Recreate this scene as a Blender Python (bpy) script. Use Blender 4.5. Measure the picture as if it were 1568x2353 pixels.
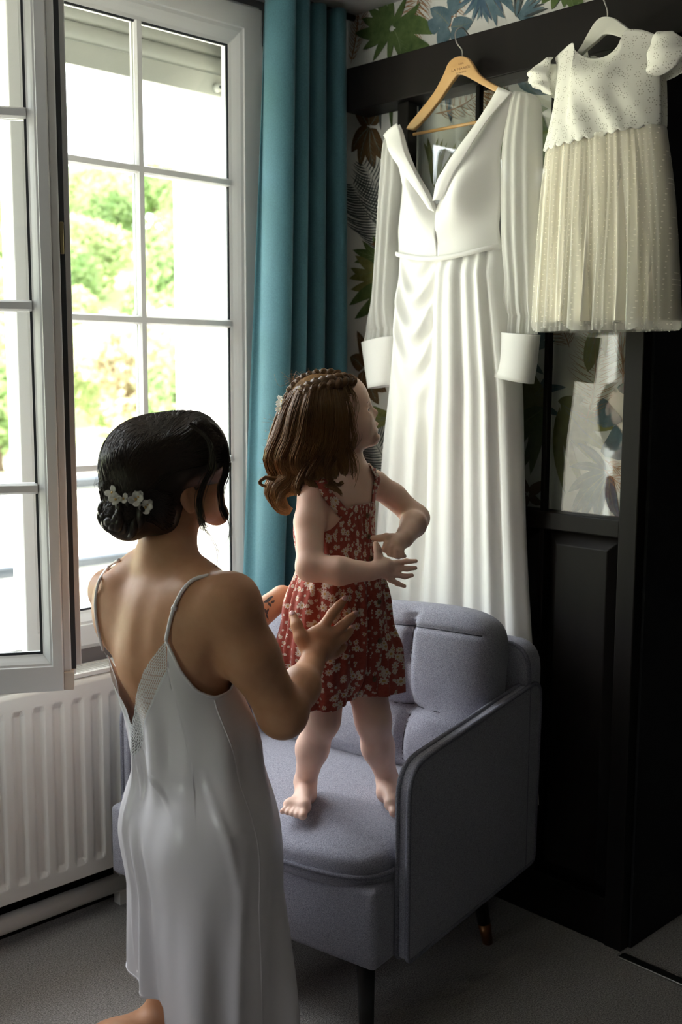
import bpy, bmesh, math, random
import numpy as np
from mathutils import Matrix, Vector

for _o in list(bpy.data.objects):
    bpy.data.objects.remove(_o)
scene = bpy.context.scene
COL = scene.collection
rng = np.random.default_rng(7)
random.seed(7)

# ------------------------------------------------------------------ camera
FPX = 2511.0
YAW, PIT, ROL = (math.radians(a) for a in (46.02, 7.31, 0.245))
CAMZ = 1.42
CAM = np.array([0.0, 0.0, CAMZ])
c_f = np.array([math.cos(YAW) * math.cos(PIT), math.sin(YAW) * math.cos(PIT), -math.sin(PIT)])
_r0 = np.array([math.sin(YAW), -math.cos(YAW), 0.0])
_u0 = np.cross(_r0, c_f)
c_r = _r0 * math.cos(ROL) + _u0 * math.sin(ROL)
c_u = -_r0 * math.sin(ROL) + _u0 * math.cos(ROL)
cam_d = bpy.data.cameras.new('camera')
cam = bpy.data.objects.new('camera', cam_d)
COL.objects.link(cam)
cam.matrix_world = Matrix(((c_r[0], c_u[0], -c_f[0], 0), (c_r[1], c_u[1], -c_f[1], 0),
                           (c_r[2], c_u[2], -c_f[2], CAMZ), (0, 0, 0, 1)))
cam_d.sensor_fit = 'HORIZONTAL'
cam_d.sensor_width = 24.0
cam_d.lens = FPX / 1568.0 * 24.0
cam_d.clip_start = 0.05
cam_d.clip_end = 2000
cam_d.dof.use_dof = True
cam_d.dof.focus_distance = 2.36
cam_d.dof.aperture_fstop = 3.6
scene.camera = cam

# ------------------------------------------------------------------ light
SKY_STRENGTH = 5.0
SUN_STRENGTH = 11.0
EXPOSURE = 1.18
w = bpy.data.worlds.new('hazy_sky')
scene.world = w
w.use_nodes = True
_bg = w.node_tree.nodes['Background']
_bg.inputs[0].default_value = (0.91, 0.955, 1.0, 1)
_bg.inputs[1].default_value = SKY_STRENGTH
_s = bpy.data.lights.new('sun', 'SUN')
_s.energy = SUN_STRENGTH
_s.angle = math.radians(1.5)
_s.color = (1.0, 0.95, 0.88)
sun = bpy.data.objects.new('sun', _s)
COL.objects.link(sun)
_el, _az = math.radians(48), math.radians(170)
_d = Vector((math.cos(_el) * math.cos(_az), math.cos(_el) * math.sin(_az), math.sin(_el)))
sun.rotation_euler = _d.to_track_quat('Z', 'Y').to_euler()
sun.location = (0, 8, 12)
# portal: guides sky sampling through the real window opening, emits nothing itself
_p = bpy.data.lights.new('window_portal', 'AREA')
_p.shape = 'RECTANGLE'
_p.size, _p.size_y = 1.55, 1.75
_p.cycles.is_portal = True
portal = bpy.data.objects.new('window_portal', _p)
COL.objects.link(portal)
portal.location = (1.27, 2.80, 1.55)
portal.rotation_euler = (math.radians(-90), 0, 0)
vs = scene.view_settings
vs.view_transform = 'Standard'
vs.look = 'None'
vs.exposure = EXPOSURE
vs.gamma = 1.0
vs.use_curve_mapping = False

# ------------------------------------------------------------------ helpers
def ray(px, py):
    return c_f + c_r * (px - 784) / FPX - c_u * (py - 1176.5) / FPX
def atx(px, py, x):
    d = ray(px, py); return CAM + d * (x / d[0])
def aty(px, py, y):
    d = ray(px, py); return CAM + d * (y / d[1])
def atz(px, py, z):
    d = ray(px, py); return CAM + d * ((z - CAMZ) / d[2])
def atd(px, py, dep):
    return CAM + ray(px, py) * dep
V3 = lambda *a: np.array(a, float)

def tag(o, label=None, cat=None, group=None, kind=None):
    if label: o['label'] = label
    if cat: o['category'] = cat
    if group: o['group'] = group
    if kind: o['kind'] = kind
    return o

ORG = {}
def thing(name, loc, label=None, cat=None, group=None, kind=None):
    o = bpy.data.objects.new(name, None)
    o.empty_display_size = 0.05
    o.location = loc
    COL.objects.link(o)
    ORG[o.name] = np.array(loc, float)
    return tag(o, label, cat, group, kind)

def mesh_data(name, verts, faces, mats, smooth=True, uv=None, mi=None, origin=None):
    me = bpy.data.meshes.new(name)
    v = np.asarray(verts, float)
    if origin is not None: v = v - origin
    me.from_pydata(v.tolist(), [], [list(map(int, f)) for f in faces])
    if not isinstance(mats, (list, tuple)): mats = [mats]
    for m in mats: me.materials.append(m)
    if smooth: me.polygons.foreach_set('use_smooth', np.ones(len(me.polygons), bool))
    if mi is not None: me.polygons.foreach_set('material_index', np.asarray(mi, np.int32))
    if uv is not None:
        l = me.uv_layers.new(name='UVMap')
        li = np.zeros(len(me.loops), np.int32); me.loops.foreach_get('vertex_index', li)
        l.data.foreach_set('uv', np.asarray(uv, float)[li].ravel())
    me.update()
    return me

def obj(name, verts, faces, mats, parent=None, smooth=True, uv=None, mi=None, kind=None, label=None):
    """one mesh object; verts in world coordinates"""
    org = np.zeros(3)
    if parent is not None: org = ORG.get(parent.name, np.zeros(3))
    me = mesh_data(name, verts, faces, mats, smooth, uv, mi, org)
    o = bpy.data.objects.new(name, me)
    COL.objects.link(o)
    if parent is not None: o.parent = parent
    ORG[o.name] = org
    if kind: o['kind'] = kind
    if label: o['label'] = label
    return o

def copy_obj(src, name, parent, delta):
    o = bpy.data.objects.new(name, src.data)
    COL.objects.link(o)
    o.parent = parent
    o.location = Vector(src.location) + Vector(delta)
    ORG[o.name] = ORG.get(src.name, np.zeros(3)) - 0
    return o

class MB:
    """collects shapes for one mesh"""
    def __init__(s): s.v = []; s.f = []; s.m = []; s.uv = []
    def add(s, v, f, m=0, uv=None):
        b = len(s.v); s.v += [tuple(map(float, p)) for p in v]
        s.uv += [tuple(map(float, p)) for p in uv] if uv is not None else [(0.0, 0.0)] * len(v)
        s.f += [[i + b for i in q] for q in f]; s.m += [m] * len(f)
    def box(s, lo, hi, m=0, frame=None):
        (x0, y0, z0), (x1, y1, z1) = lo, hi
        v = [(x0, y0, z0), (x1, y0, z0), (x1, y1, z0), (x0, y1, z0), (x0, y0, z1), (x1, y0, z1), (x1, y1, z1), (x0, y1, z1)]
        if frame: v = [frame(*p) for p in v]
        s.add(v, [(0, 3, 2, 1), (4, 5, 6, 7), (0, 1, 5, 4), (1, 2, 6, 5), (2, 3, 7, 6), (3, 0, 4, 7)], m)
    def tube(s, pts, rad, n=8, m=0, caps=True):
        pts = np.asarray(pts, float); k = len(pts)
        rad = np.full(k, rad) if np.isscalar(rad) else np.asarray(rad, float)
        v, f = tube_geo(pts, rad, n, caps); s.add(v, f, m)
    def build(s, name, mats, parent=None, smooth=False, kind=None, label=None, uv=False):
        return obj(name, s.v, s.f, mats, parent, smooth, s.uv if uv else None, s.m, kind, label)

def frames(pts):
    t = np.gradient(pts, axis=0); t /= np.linalg.norm(t, axis=1)[:, None] + 1e-12
    a = np.array([0, 0, 1.0]) if abs(t[0][2]) < 0.9 else np.array([1.0, 0, 0])
    n = np.cross(t[0], a); n /= np.linalg.norm(n); N = [n]
    for i in range(1, len(pts)):
        n = N[-1] - t[i] * (N[-1] @ t[i]); n /= np.linalg.norm(n) + 1e-12; N.append(n)
    N = np.array(N); return t, N, np.cross(t, N)
def tube_geo(pts, rad, n=8, caps=True):
    t, N, B = frames(pts); k = len(pts)
    a = np.arange(n) * 2 * np.pi / n
    v = pts[:, None] + rad[:, None, None] * (np.cos(a)[None, :, None] * N[:, None] + np.sin(a)[None, :, None] * B[:, None])
    f = [(i * n + j, i * n + (j + 1) % n, (i + 1) * n + (j + 1) % n, (i + 1) * n + j) for i in range(k - 1) for j in range(n)]
    if caps: f += [tuple(range(n))[::-1], tuple((k - 1) * n + j for j in range(n))]
    return v.reshape(-1, 3), f
def grid_faces(nr, nc, wrap=False):
    f = []
    for i in range(nr - 1):
        for j in range(nc if wrap else nc - 1):
            k = (j + 1) % nc
            f.append((i * nc + j, i * nc + k, (i + 1) * nc + k, (i + 1) * nc + j))
    return f
def spline(P, n):
    """Catmull-Rom through P, n samples"""
    P = np.asarray(P, float); k = len(P)
    Q = np.vstack([2 * P[0] - P[1], P, 2 * P[-1] - P[-2]])
    t = np.linspace(0, k - 1, n); i = np.minimum(t.astype(int), k - 2); u = (t - i)[:, None]
    a, b, c, d = Q[i], Q[i + 1], Q[i + 2], Q[i + 3]
    return 0.5 * (2 * b + (c - a) * u + (2 * a - 5 * b + 4 * c - d) * u ** 2 + (3 * b - a - 3 * c + d) * u ** 3)
def interp(x, xs, ys):
    return np.interp(x, xs, ys)
def smoothstep(a, b, x):
    t = np.clip((x - a) / (b - a), 0, 1); return t * t * (3 - 2 * t)
def prism(poly, p0, eu, ev, en, th):
    """extrude a 2D polygon (u,v) along en by th"""
    poly = np.asarray(poly, float); k = len(poly)
    a = p0 + poly[:, :1] * eu + poly[:, 1:] * ev; b = a + en * th
    f = [tuple(range(k)), tuple(range(2 * k - 1, k - 1, -1))]
    f += [(i, k + i, k + (i + 1) % k, (i + 1) % k) for i in range(k)]
    return np.vstack([a, b]), f
def add_bevel(o, wd, seg=3, ang=35):
    m = o.modifiers.new('bevel', 'BEVEL'); m.width = wd; m.segments = seg; m.limit_method = 'ANGLE'; m.angle_limit = math.radians(ang)
    return o
def add_sub(o, lv=1):
    m = o.modifiers.new('sub', 'SUBSURF'); m.levels = lv; m.render_levels = lv; return o
def add_solid(o, th, off=0.0):
    m = o.modifiers.new('solid', 'SOLIDIFY'); m.thickness = th; m.offset = off; return o

# ------------------------------------------------------------------ materials
def mat(name, col, rough=0.6, metal=0.0, spec=0.5, **kw):
    m = bpy.data.materials.new(name); m.use_nodes = True
    nt = m.node_tree; b = nt.nodes['Principled BSDF']
    b.inputs['Base Color'].default_value = (*col, 1)
    b.inputs['Roughness'].default_value = rough
    b.inputs['Metallic'].default_value = metal
    b.inputs['Specular IOR Level'].default_value = spec
    for k, v in kw.items():
        if k == 'sheen': b.inputs['Sheen Weight'].default_value = v
        elif k == 'coat': b.inputs['Coat Weight'].default_value = v
        elif k == 'sss':
            b.inputs['Subsurface Weight'].default_value = v
            b.inputs['Subsurface Radius'].default_value = (1.0, 0.35, 0.2)
            b.inputs['Subsurface Scale'].default_value = 0.008
        elif k == 'aniso': b.inputs['Anisotropic'].default_value = v
    return m
def N(m, typ, **kw):
    n = m.node_tree.nodes.new(typ)
    for k, v in kw.items():
        if k.startswith('i_'):
            n.inputs[int(k[2:]) if k[2:].isdigit() else k[2:].replace('_', ' ')].default_value = v
        else: setattr(n, k, v)
    return n
def L(m, a, b): m.node_tree.links.new(a, b)
def bsdf(m): return m.node_tree.nodes['Principled BSDF']
def ramp(m, fac, stops):
    r = N(m, 'ShaderNodeValToRGB'); L(m, fac, r.inputs[0])
    e = r.color_ramp.elements
    while len(e) < len(stops): e.new(0.5)
    for k, (p, c) in zip(e, stops): k.position = p; k.color = (*c, 1)
    return r
def noise_color(m, scale, stops, detail=4.0, coord='Object', rough=0.6, scl=None):
    tc = N(m, 'ShaderNodeTexCoord'); src = tc.outputs[coord]
    if scl:
        mp = N(m, 'ShaderNodeMapping'); mp.inputs['Scale'].default_value = scl; L(m, src, mp.inputs[0]); src = mp.outputs[0]
    n = N(m, 'ShaderNodeTexNoise', i_Scale=scale, i_Detail=detail, i_Roughness=rough); L(m, src, n.inputs['Vector'])
    r = ramp(m, n.outputs['Fac'], stops); L(m, r.outputs[0], bsdf(m).inputs['Base Color']); return n
def noise_bump(m, scale, strength, dist=0.002, detail=3.0, coord='Object', scl=None, normal_in=None):
    tc = N(m, 'ShaderNodeTexCoord'); src = tc.outputs[coord]
    if scl:
        mp = N(m, 'ShaderNodeMapping'); mp.inputs['Scale'].default_value = scl; L(m, src, mp.inputs[0]); src = mp.outputs[0]
    n = N(m, 'ShaderNodeTexNoise', i_Scale=scale, i_Detail=detail); L(m, src, n.inputs['Vector'])
    b = N(m, 'ShaderNodeBump', i_Strength=strength, i_Distance=dist); L(m, n.outputs['Fac'], b.inputs['Height'])
    if normal_in is not None: L(m, normal_in, b.inputs['Normal'])
    L(m, b.outputs[0], bsdf(m).inputs['Normal']); return b
def math_node(m, op, a, b=None, clamp=False):
    n = N(m, 'ShaderNodeMath', operation=op, use_clamp=clamp)
    for i, x in enumerate((a, b)):
        if x is None: continue
        if hasattr(x, 'links'): L(m, x, n.inputs[i])
        else: n.inputs[i].default_value = x
    return n.outputs[0]
def mix_rgb(m, fac, a, b):
    n = N(m, 'ShaderNodeMix', data_type='RGBA')
    for i, x in ((0, fac), (6, a), (7, b)):
        if hasattr(x, 'links'): L(m, x, n.inputs[i])
        elif i: n.inputs[i].default_value = (*x, 1)
        else: n.inputs[i].default_value = x
    return n.outputs[2]
def glass_mat(name, tint=(1, 1, 1), ior=1.5, rough=0.0):
    m = bpy.data.materials.new(name); m.use_nodes = True; nt = m.node_tree
    nt.nodes.remove(nt.nodes['Principled BSDF'])
    t = N(m, 'ShaderNodeBsdfTransparent'); t.inputs[0].default_value = (*tint, 1)
    g = N(m, 'ShaderNodeBsdfGlossy'); g.inputs['Roughness'].default_value = rough
    # Schlick reflectance from the true facing angle, the same for both faces of a thin pane
    ge = N(m, 'ShaderNodeNewGeometry'); dt = N(m, 'ShaderNodeVectorMath', operation='DOT_PRODUCT')
    L(m, ge.outputs['Normal'], dt.inputs[0]); L(m, ge.outputs['Incoming'], dt.inputs[1])
    c = math_node(m, 'SUBTRACT', 1.0, math_node(m, 'ABSOLUTE', dt.outputs['Value']), True)
    f0 = ((ior - 1) / (ior + 1)) ** 2
    fo = math_node(m, 'ADD', f0, math_node(m, 'MULTIPLY', 1 - f0, math_node(m, 'POWER', c, 5.0)))
    x = N(m, 'ShaderNodeMixShader'); L(m, fo, x.inputs[0]); L(m, t.outputs[0], x.inputs[1]); L(m, g.outputs[0], x.inputs[2])
    L(m, x.outputs[0], nt.nodes['Material Output'].inputs[0]); return m
def translucent(m, amount, col=None, transparent=0.0):
    """mix the principled shader with translucency / see-through (thin cloth, leaves, hair)"""
    nt = m.node_tree; out = nt.nodes['Material Output']; b = bsdf(m)
    tr = N(m, 'ShaderNodeBsdfTranslucent')
    if col: tr.inputs[0].default_value = (*col, 1)
    elif b.inputs['Base Color'].is_linked: L(m, b.inputs['Base Color'].links[0].from_socket, tr.inputs[0])
    else: tr.inputs[0].default_value = b.inputs['Base Color'].default_value
    x = N(m, 'ShaderNodeMixShader'); x.inputs[0].default_value = amount
    L(m, b.outputs[0], x.inputs[1]); L(m, tr.outputs[0], x.inputs[2]); last = x.outputs[0]
    if not (np.isscalar(transparent) and transparent == 0):
        tp = N(m, 'ShaderNodeBsdfTransparent'); y = N(m, 'ShaderNodeMixShader')
        if np.isscalar(transparent): y.inputs[0].default_value = transparent
        else: L(m, transparent, y.inputs[0])
        L(m, last, y.inputs[1]); L(m, tp.outputs[0], y.inputs[2]); last = y.outputs[0]
    L(m, last, out.inputs[0]); return m

M = {}
M['carpet'] = mat('carpet', (.3, .28, .27), 0.95, spec=0.1)
noise_color(M['carpet'], 260, [(.3, (.21, .19, .18)), (.5, (.43, .405, .385)), (.72, (.68, .65, .62))], 3)
noise_bump(M['carpet'], 420, 0.9, 0.006)
M['plaster'] = mat('plaster', (.27, .25, .255), 0.9, spec=0.2); noise_bump(M['plaster'], 90, 0.15, 0.002)
M['ceiling'] = mat('ceiling_paint', (.62, .61, .62), 0.9, spec=0.2); noise_bump(M['ceiling'], 60, 0.1, 0.002)
M['deepwall'] = mat('deep_taupe_paint', (.07, .065, .065), 0.85, spec=0.2); noise_bump(M['deepwall'], 90, 0.12, 0.002)
M['darkwall'] = mat('dark_paint', (.011, .011, .012), 0.75, spec=0.3); noise_bump(M['darkwall'], 120, 0.12, 0.002)
M['render'] = mat('exterior_render', (.50, .475, .43), 0.95, spec=0.1); noise_bump(M['render'], 150, 0.8, 0.004)
M['pvc'] = mat('white_pvc', (.80, .80, .79), 0.32, spec=0.5); noise_bump(M['pvc'], 14, 0.03, 0.002)
M['gasket'] = mat('black_rubber', (.03, .035, .04), 0.6); noise_bump(M['gasket'], 200, 0.1, 0.001)
M['steel'] = mat('brushed_steel', (.55, .54, .50), 0.3, 1.0); noise_bump(M['steel'], 120, 0.05, 0.001)
M['brass'] = mat('latch_brass', (.42, .36, .2), 0.35, 1.0); noise_bump(M['brass'], 120, 0.05, 0.001)
M['glass'] = glass_mat('window_glass', (.97, .985, .98))
M['cabglass'] = glass_mat('cabinet_glass', (.98, .99, .98), 1.9)
M['shutter'] = mat('shutter_pvc', (.40, .41, .37), 0.5); noise_bump(M['shutter'], 20, 0.05, 0.002)
M['railing'] = mat('railing_grey', (.13, .15, .18), 0.35, 0.3); noise_bump(M['railing'], 60, 0.05, 0.001)
M['enamel'] = mat('radiator_enamel', (.80, .78, .74), 0.28); noise_bump(M['enamel'], 25, 0.03, 0.002)
M['darkwood'] = mat('dark_stained_wood', (.02, .016, .014), 0.5, spec=0.18)
noise_color(M['darkwood'], 6, [(.3, (.005, .004, .0036)), (.7, (.012, .009, .0075))], 6, scl=(1, 1, .06)); noise_bump(M['darkwood'], 40, 0.08, 0.001, scl=(1, 1, .05))
M['curtain'] = mat('teal_curtain', (.045, .17, .21), 0.75, sheen=0.15)
noise_color(M['curtain'], 300, [(.3, (.035, .125, .16)), (.7, (.055, .17, .21))], 2); noise_bump(M['curtain'], 700, 0.15, 0.001)
translucent(M['curtain'], 0.12)

# ================================================================== the room
ZC = 2.445            # ceiling
YW = 2.47             # inner face of the window wall
XP = 2.335            # wallpapered wall behind the timber frame
OX0, OX1, OZ0, OZ1 = 0.50, 2.055, 0.70, 2.42   # window opening
def struct(name, mb, mats, **kw):
    o = mb.build(name, mats, None, **kw); o['kind'] = 'structure'; return o

m = MB(); m.box((-2.6, -2.8, -0.1), (3.8, YW + .4, 0)); struct('floor', m, M['carpet'])
m = MB(); m.box((-2.6, -2.8, ZC), (3.8, YW + .4, ZC + .1)); struct('ceiling', m, M['ceiling'])
# window wall: inner plaster skin, outer render
WT = .42
m = MB()
for lo, hi in (((-2.6, YW, 0), (OX0, YW + .1, ZC)), ((OX1, YW, 0), (XP + .06, YW + .1, ZC)), ((OX0, YW, 0), (OX1, YW + .1, OZ0)), ((OX0, YW, OZ1), (OX1, YW + .1, ZC))):
    m.box(lo, hi, 0)
for lo, hi in (((-2.6, YW + .1, -4), (OX0 - .02, YW + WT, 6)), ((OX1 + .0, YW + .1, -4), (3.8, YW + WT, 6)), ((OX0 - .02, YW + .1, -4), (OX1, YW + WT, OZ0)), ((OX0 - .02, YW + .1, 2.62), (OX1, YW + WT, 6))):
    m.box(lo, hi, 1)
struct('wall_window', m, [M['plaster'], M['render']])
# left wall with an unseen window, added to give soft fill light
m = MB()
for lo, hi in (((-2.7, -2.8, 0), (-2.6, 1.3, ZC)), ((-2.7, 2.25, 0), (-2.6, YW + .1, ZC)), ((-2.7, 1.3, 0), (-2.6, 2.25, .8)), ((-2.7, 1.3, 1.8), (-2.6, 2.25, ZC))): m.box(lo, hi)
struct('wall_left', m, M['plaster'])
win2 = thing('added_fill_window', (-2.6, 1.775, .8), kind='structure')
m = MB()
for y in (1.3, 1.745, 2.19): m.box((-2.69, y, .8), (-2.61, y + .06, 1.8))
for z in (.8, 1.74): m.box((-2.69, 1.3, z), (-2.61, 2.25, z + .06))
m.build('frame', M['pvc'], win2)
m = MB(); m.box((-2.655, 1.3, .8), (-2.65, 2.25, 1.8)); m.build('pane', M['glass'], win2)
_p2 = bpy.data.lights.new('fill_window_portal', 'AREA'); _p2.shape = 'RECTANGLE'; _p2.size, _p2.size_y = 1.0, .95; _p2.cycles.is_portal = True  # portal for the added window, guides its sky sampling
portal2 = bpy.data.objects.new('fill_window_portal', _p2); COL.objects.link(portal2); portal2.location = (-2.72, 1.775, 1.3); portal2.rotation_euler = (0, math.radians(-90), 0)
m = MB(); m.box((-2.6, -2.9, 0), (3.8, -2.8, ZC)); struct('wall_back', m, M['deepwall'])
m = MB(); m.box((3.7, -2.8, 0), (3.8, 1.36, ZC)); struct('wall_passage', m, M['deepwall'])
m = MB(); m.box((2.30, 1.338, 0), (3.7, 1.40, ZC)); struct('wall_return', m, M['darkwall'])

# wallpapered wall with its printed foliage
M['paper'] = mat('wallpaper_ground', (.84, .84, .79), 0.7, spec=0.25); noise_bump(M['paper'], 160, 0.08, 0.001)
m = MB(); m.box((XP, 1.40, 0), (XP + .06, YW + .1, ZC))
wall_paper = struct('wall_wardrobe', m, M['paper'])
def ink(name, a, b, sc=30):
    k = mat(name, a, 0.7, spec=0.25); noise_color(k, sc, [(.25, a), (.75, b)], 6); return k
INK = [ink('ink_green', (.05, .10, .025), (.17, .24, .08)), ink('ink_blue', (.06, .12, .16), (.20, .29, .33)),
       ink('ink_copper', (.36, .18, .08), (.50, .28, .14)), ink('ink_olive', (.14, .14, .03), (.33, .34, .13)),
       ink('ink_brown', (.10, .055, .02), (.20, .12, .05)), ink('ink_grey', (.04, .05, .05), (.13, .15, .15)),
       ink('ink_navy', (.03, .07, .12), (.12, .19, .26))]
INKN = dict(green=0, blue=1, copper=2, olive=3, brown=4, grey=5, navy=6)
pr = MB(); _lay = [0]; VEINS = []
def wp(px, py):
    q = atx(px, py, XP); return np.array([q[1], q[2]])
def put(poly2, ink_i):
    _lay[0] += 1
    x = XP - 0.0006 - 0.000012 * (_lay[0] % 200)
    k = len(poly2)
    pr.add([(x, p[0], p[1]) for p in poly2], [tuple(range(k))], ink_i)
def leaf2(a, b, wd, ink_n, bend=0.12, fat=0.45, n=9):
    """leaf shape from a to b (wall coords), width wd"""
    a = np.asarray(a, float); b = np.asarray(b, float); d = b - a; ln = np.linalg.norm(d); d = d / (ln + 1e-9); nn = np.array([-d[1], d[0]])
    t = np.linspace(0, 1, n); prof = (t ** fat) * (1 - t) ** .8; prof = prof / prof.max() * wd / 2
    mid = a + np.outer(t, d) * ln + np.outer(bend * ln * np.sin(np.pi * t) , nn)
    i = INKN[ink_n]
    if wd > .012 and ink_n != 'copper': VEINS.append((mid, wd, i, nn))
    put(list(mid + prof[:, None] * nn)[:-1] + [mid[-1]] + list((mid - prof[:, None] * nn)[1:-1])[::-1], i)
def fan(px, py, rpx, a0, a1, n, ink_n, wpx=None, bend=.1, jit=.12):
    c = wp(px, py)
    for k in range(n):
        a = math.radians(a0 + (a1 - a0) * (k + .5) / n) + random.uniform(-.06, .06); r = rpx * random.uniform(1 - jit * 2, 1)
        e = wp(px + r * math.cos(a), py + r * math.sin(a)); s = wp(px + .06 * r * math.cos(a), py + .06 * r * math.sin(a))
        leaf2(s, e, np.linalg.norm(e - c) * (wpx or .27), ink_n, bend * random.uniform(-1, 1))
def frond(p0, p1, n, ln, ink_n, wd=.004, ang=50, outline=True, curve=.08):
    """stem with paired thin leaflets, pixel end points"""
    p0 = np.array(p0, float); p1 = np.array(p1, float); d = p1 - p0; nn = np.array([-d[1], d[0]]); nn /= np.linalg.norm(nn)
    S = [p0 + d * t + nn * curve * np.linalg.norm(d) * math.sin(math.pi * t) for t in np.linspace(0, 1, n + 1)]
    leaf2(wp(*S[0]), wp(*S[-1]), wd * 1.1, ink_n, curve, .1)
    dd = d / np.linalg.norm(d)
    for k in range(1, n + 1):
        l = ln * (math.sin(math.pi * (k / (n + 1.0)) ** .8) * .75 + .25) * random.uniform(.85, 1.1)
        for sgn in (1, -1):
            a = math.radians(ang) * sgn
            v = np.array([dd[0] * math.cos(a) - dd[1] * math.sin(a), dd[0] * math.sin(a) + dd[1] * math.cos(a)])
            e = S[k] + v * l
            if outline:
                leaf2(wp(*S[k]), wp(*e), wd * .55, ink_n, .10 * sgn, .15, 6); leaf2(wp(*S[k]), wp(*e), wd * .55, ink_n, -.04 * sgn, .15, 6)
            else: leaf2(wp(*S[k]), wp(*e), wd * 1.6, ink_n, .08 * sgn, .4, 6)
# above the beam
frond((806, 150), (818, -60), 16, 40, 'copper', .005, 35)
frond((975, -40), (952, 95), 12, 48, 'copper', .005, 58)
frond((1062, -30), (1050, 90), 7, 30, 'copper', .004, 60)
fan(902, 66, 92, 60, 330, 11, 'green', .26)
fan(906, 62, 108, 0, 90, 5, 'green', .30)
for a, b, wd in (((1035, 60), (990, 20), .05), ((1038, 62), (1088, 50), .05), ((1030, 64), (1010, 110), .05), ((1040, 66), (1075, 88), .045), ((1010, 70), (985, 48), .04), ((1052, 30), (1030, -5), .04)):
    leaf2(wp(*a), wp(*b), wd, 'blue', .05, .4)
fan(1112, -30, 100, 20, 160, 10, 'blue', .17)
fan(1105, -32, 90, 40, 150, 6, 'navy', .12)
fan(1188, 44, 80, -95, -10, 8, 'grey', .10); fan(1188, 44, 85, -80, -5, 6, 'blue', .12)
fan(1300, -40, 75, 40, 150, 5, 'green', .5)
# between beam and dresses
for a, b, wd in (((850, 292), (828, 385), .045), ((852, 294), (862, 388), .05), ((854, 294), (896, 372), .045), ((850, 292), (808, 350), .05), ((846, 288), (815, 250), .045), ((853, 288), (872, 245), .04), ((850, 290), (838, 235), .03)):
    leaf2(wp(*a), wp(*b), wd, 'brown', .08, .5)
leaf2(wp(903, 215), wp(902, 300), .016, 'green', .05); leaf2(wp(878, 215), wp(876, 300), .014, 'grey', .05)
frond((895, 590), (812, 425), 26, 85, 'grey', .0032, 48, False, .05); frond((905, 560), (838, 380), 22, 75, 'grey', .0028, 42, False, .05)
fan(905, 605, 100, 120, 260, 8, 'green', .2); fan(884, 640, 90, 150, 230, 4, 'olive', .24)
fan(900, 660, 120, 95, 165, 4, 'green', .24)
for a, b, wd in (((840, 845), (822, 760), .04), ((838, 850), (830, 940), .045), ((845, 850), (872, 930), .05), ((843, 848), (890, 900), .05), ((836, 846), (806, 820), .05)):
    leaf2(wp(*a), wp(*b), wd, 'brown', .08, .5)
frond((905, 1100), (820, 960), 24, 75, 'grey', .0032, 48, False, .05)
fan(905, 960, 60, 140, 220, 4, 'olive', .35)
# behind the panes
for k, (a, b) in enumerate((((1012, 190), (1018, 250)), ((1030, 195), (1040, 285)), ((990, 200), (998, 260)), ((975, 200), (968, 275)), ((1050, 190), (1055, 215)))):
    leaf2(wp(*a), wp(*b), .018, ('blue', 'navy')[k % 2], .05)
frond((1000, 262), (1120, 200), 9, 48, 'copper', .004, 60); frond((1085, 330), (1130, 170), 12, 46, 'copper', .004, 62); frond((1178, 300), (1098, 160), 12, 50, 'copper', .005, 50)
fan(1002, 440, 150, -110, 10, 15, 'olive', .15); fan(1050, 505, 60, -130, -60, 5, 'brown', .12); fan(1120, 300, 60, 60, 140, 5, 'olive', .2)
fan(1262, 420, 210, 165, 262, 8, 'green', .22); leaf2(wp(1135, 205), wp(1262, 250), .055, 'green', .12); leaf2(wp(1190, 190), wp(1275, 215), .02, 'blue', .05)
fan(1225, 330, 110, 60, 150, 5, 'green', .25)
fan(1258, 930, 130, 110, 255, 13, 'olive', .22); fan(1262, 930, 180, 98, 150, 5, 'green', .2)
fan(1225, 800, 90, 190, 330, 8, 'blue', .2); fan(1215, 1135, 50, 0, 360, 5, 'brown', .45)
frond((1347, 975), (1362, 745), 15, 78, 'copper', .0035, 62); frond((1310, 800), (1275, 735), 8, 55, 'copper', .0035, 55)
for a, b, wd in (((1385, 740), (1352, 855), .045), ((1400, 735), (1392, 820), .016), ((1372, 740), (1345, 840), .02)):
    leaf2(wp(*a), wp(*b), wd, 'olive', .05, .9)
frond((1432, 890), (1412, 760), 5, 60, 'copper', .004, 12)
for a, b, wd in (((1290, 925), (1415, 985), .050), ((1295, 930), (1400, 1035), .040), ((1292, 935), (1348, 1130), .026), ((1288, 935), (1302, 1138), .032), ((1290, 928), (1372, 1065), .030), ((1284, 922), (1345, 915), .03)):
    leaf2(wp(*a), wp(*b), wd, 'olive', .06, .6)
for a, b, wd in (((1375, 925), (1432, 968), .060), ((1392, 1050), (1418, 975), .058), ((1405, 1052), (1440, 990), .05), ((1425, 900), (1440, 880), .03)):
    leaf2(wp(*a), wp(*b), wd, 'blue', .18, .45, 12)
for a, b, wd in (((1396, 1082), (1328, 1018), .022), ((1394, 1084), (1310, 1072), .022), ((1394, 1086), (1308, 1130), .03), ((1396, 1088), (1312, 1190), .036), ((1398, 1090), (1338, 1200), .032), ((1400, 1090), (1372, 1200), .034), ((1402, 1090), (1408, 1180), .02), ((1402, 1092), (1424, 1195), .03)):
    leaf2(wp(*a), wp(*b), wd, 'navy', .07, .6)
frond((1386, 1075), (1470, 1130), 10, 46, 'copper', .003, 30); frond((1390, 1055), (1450, 1085), 6, 40, 'copper', .003, 25)
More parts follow.
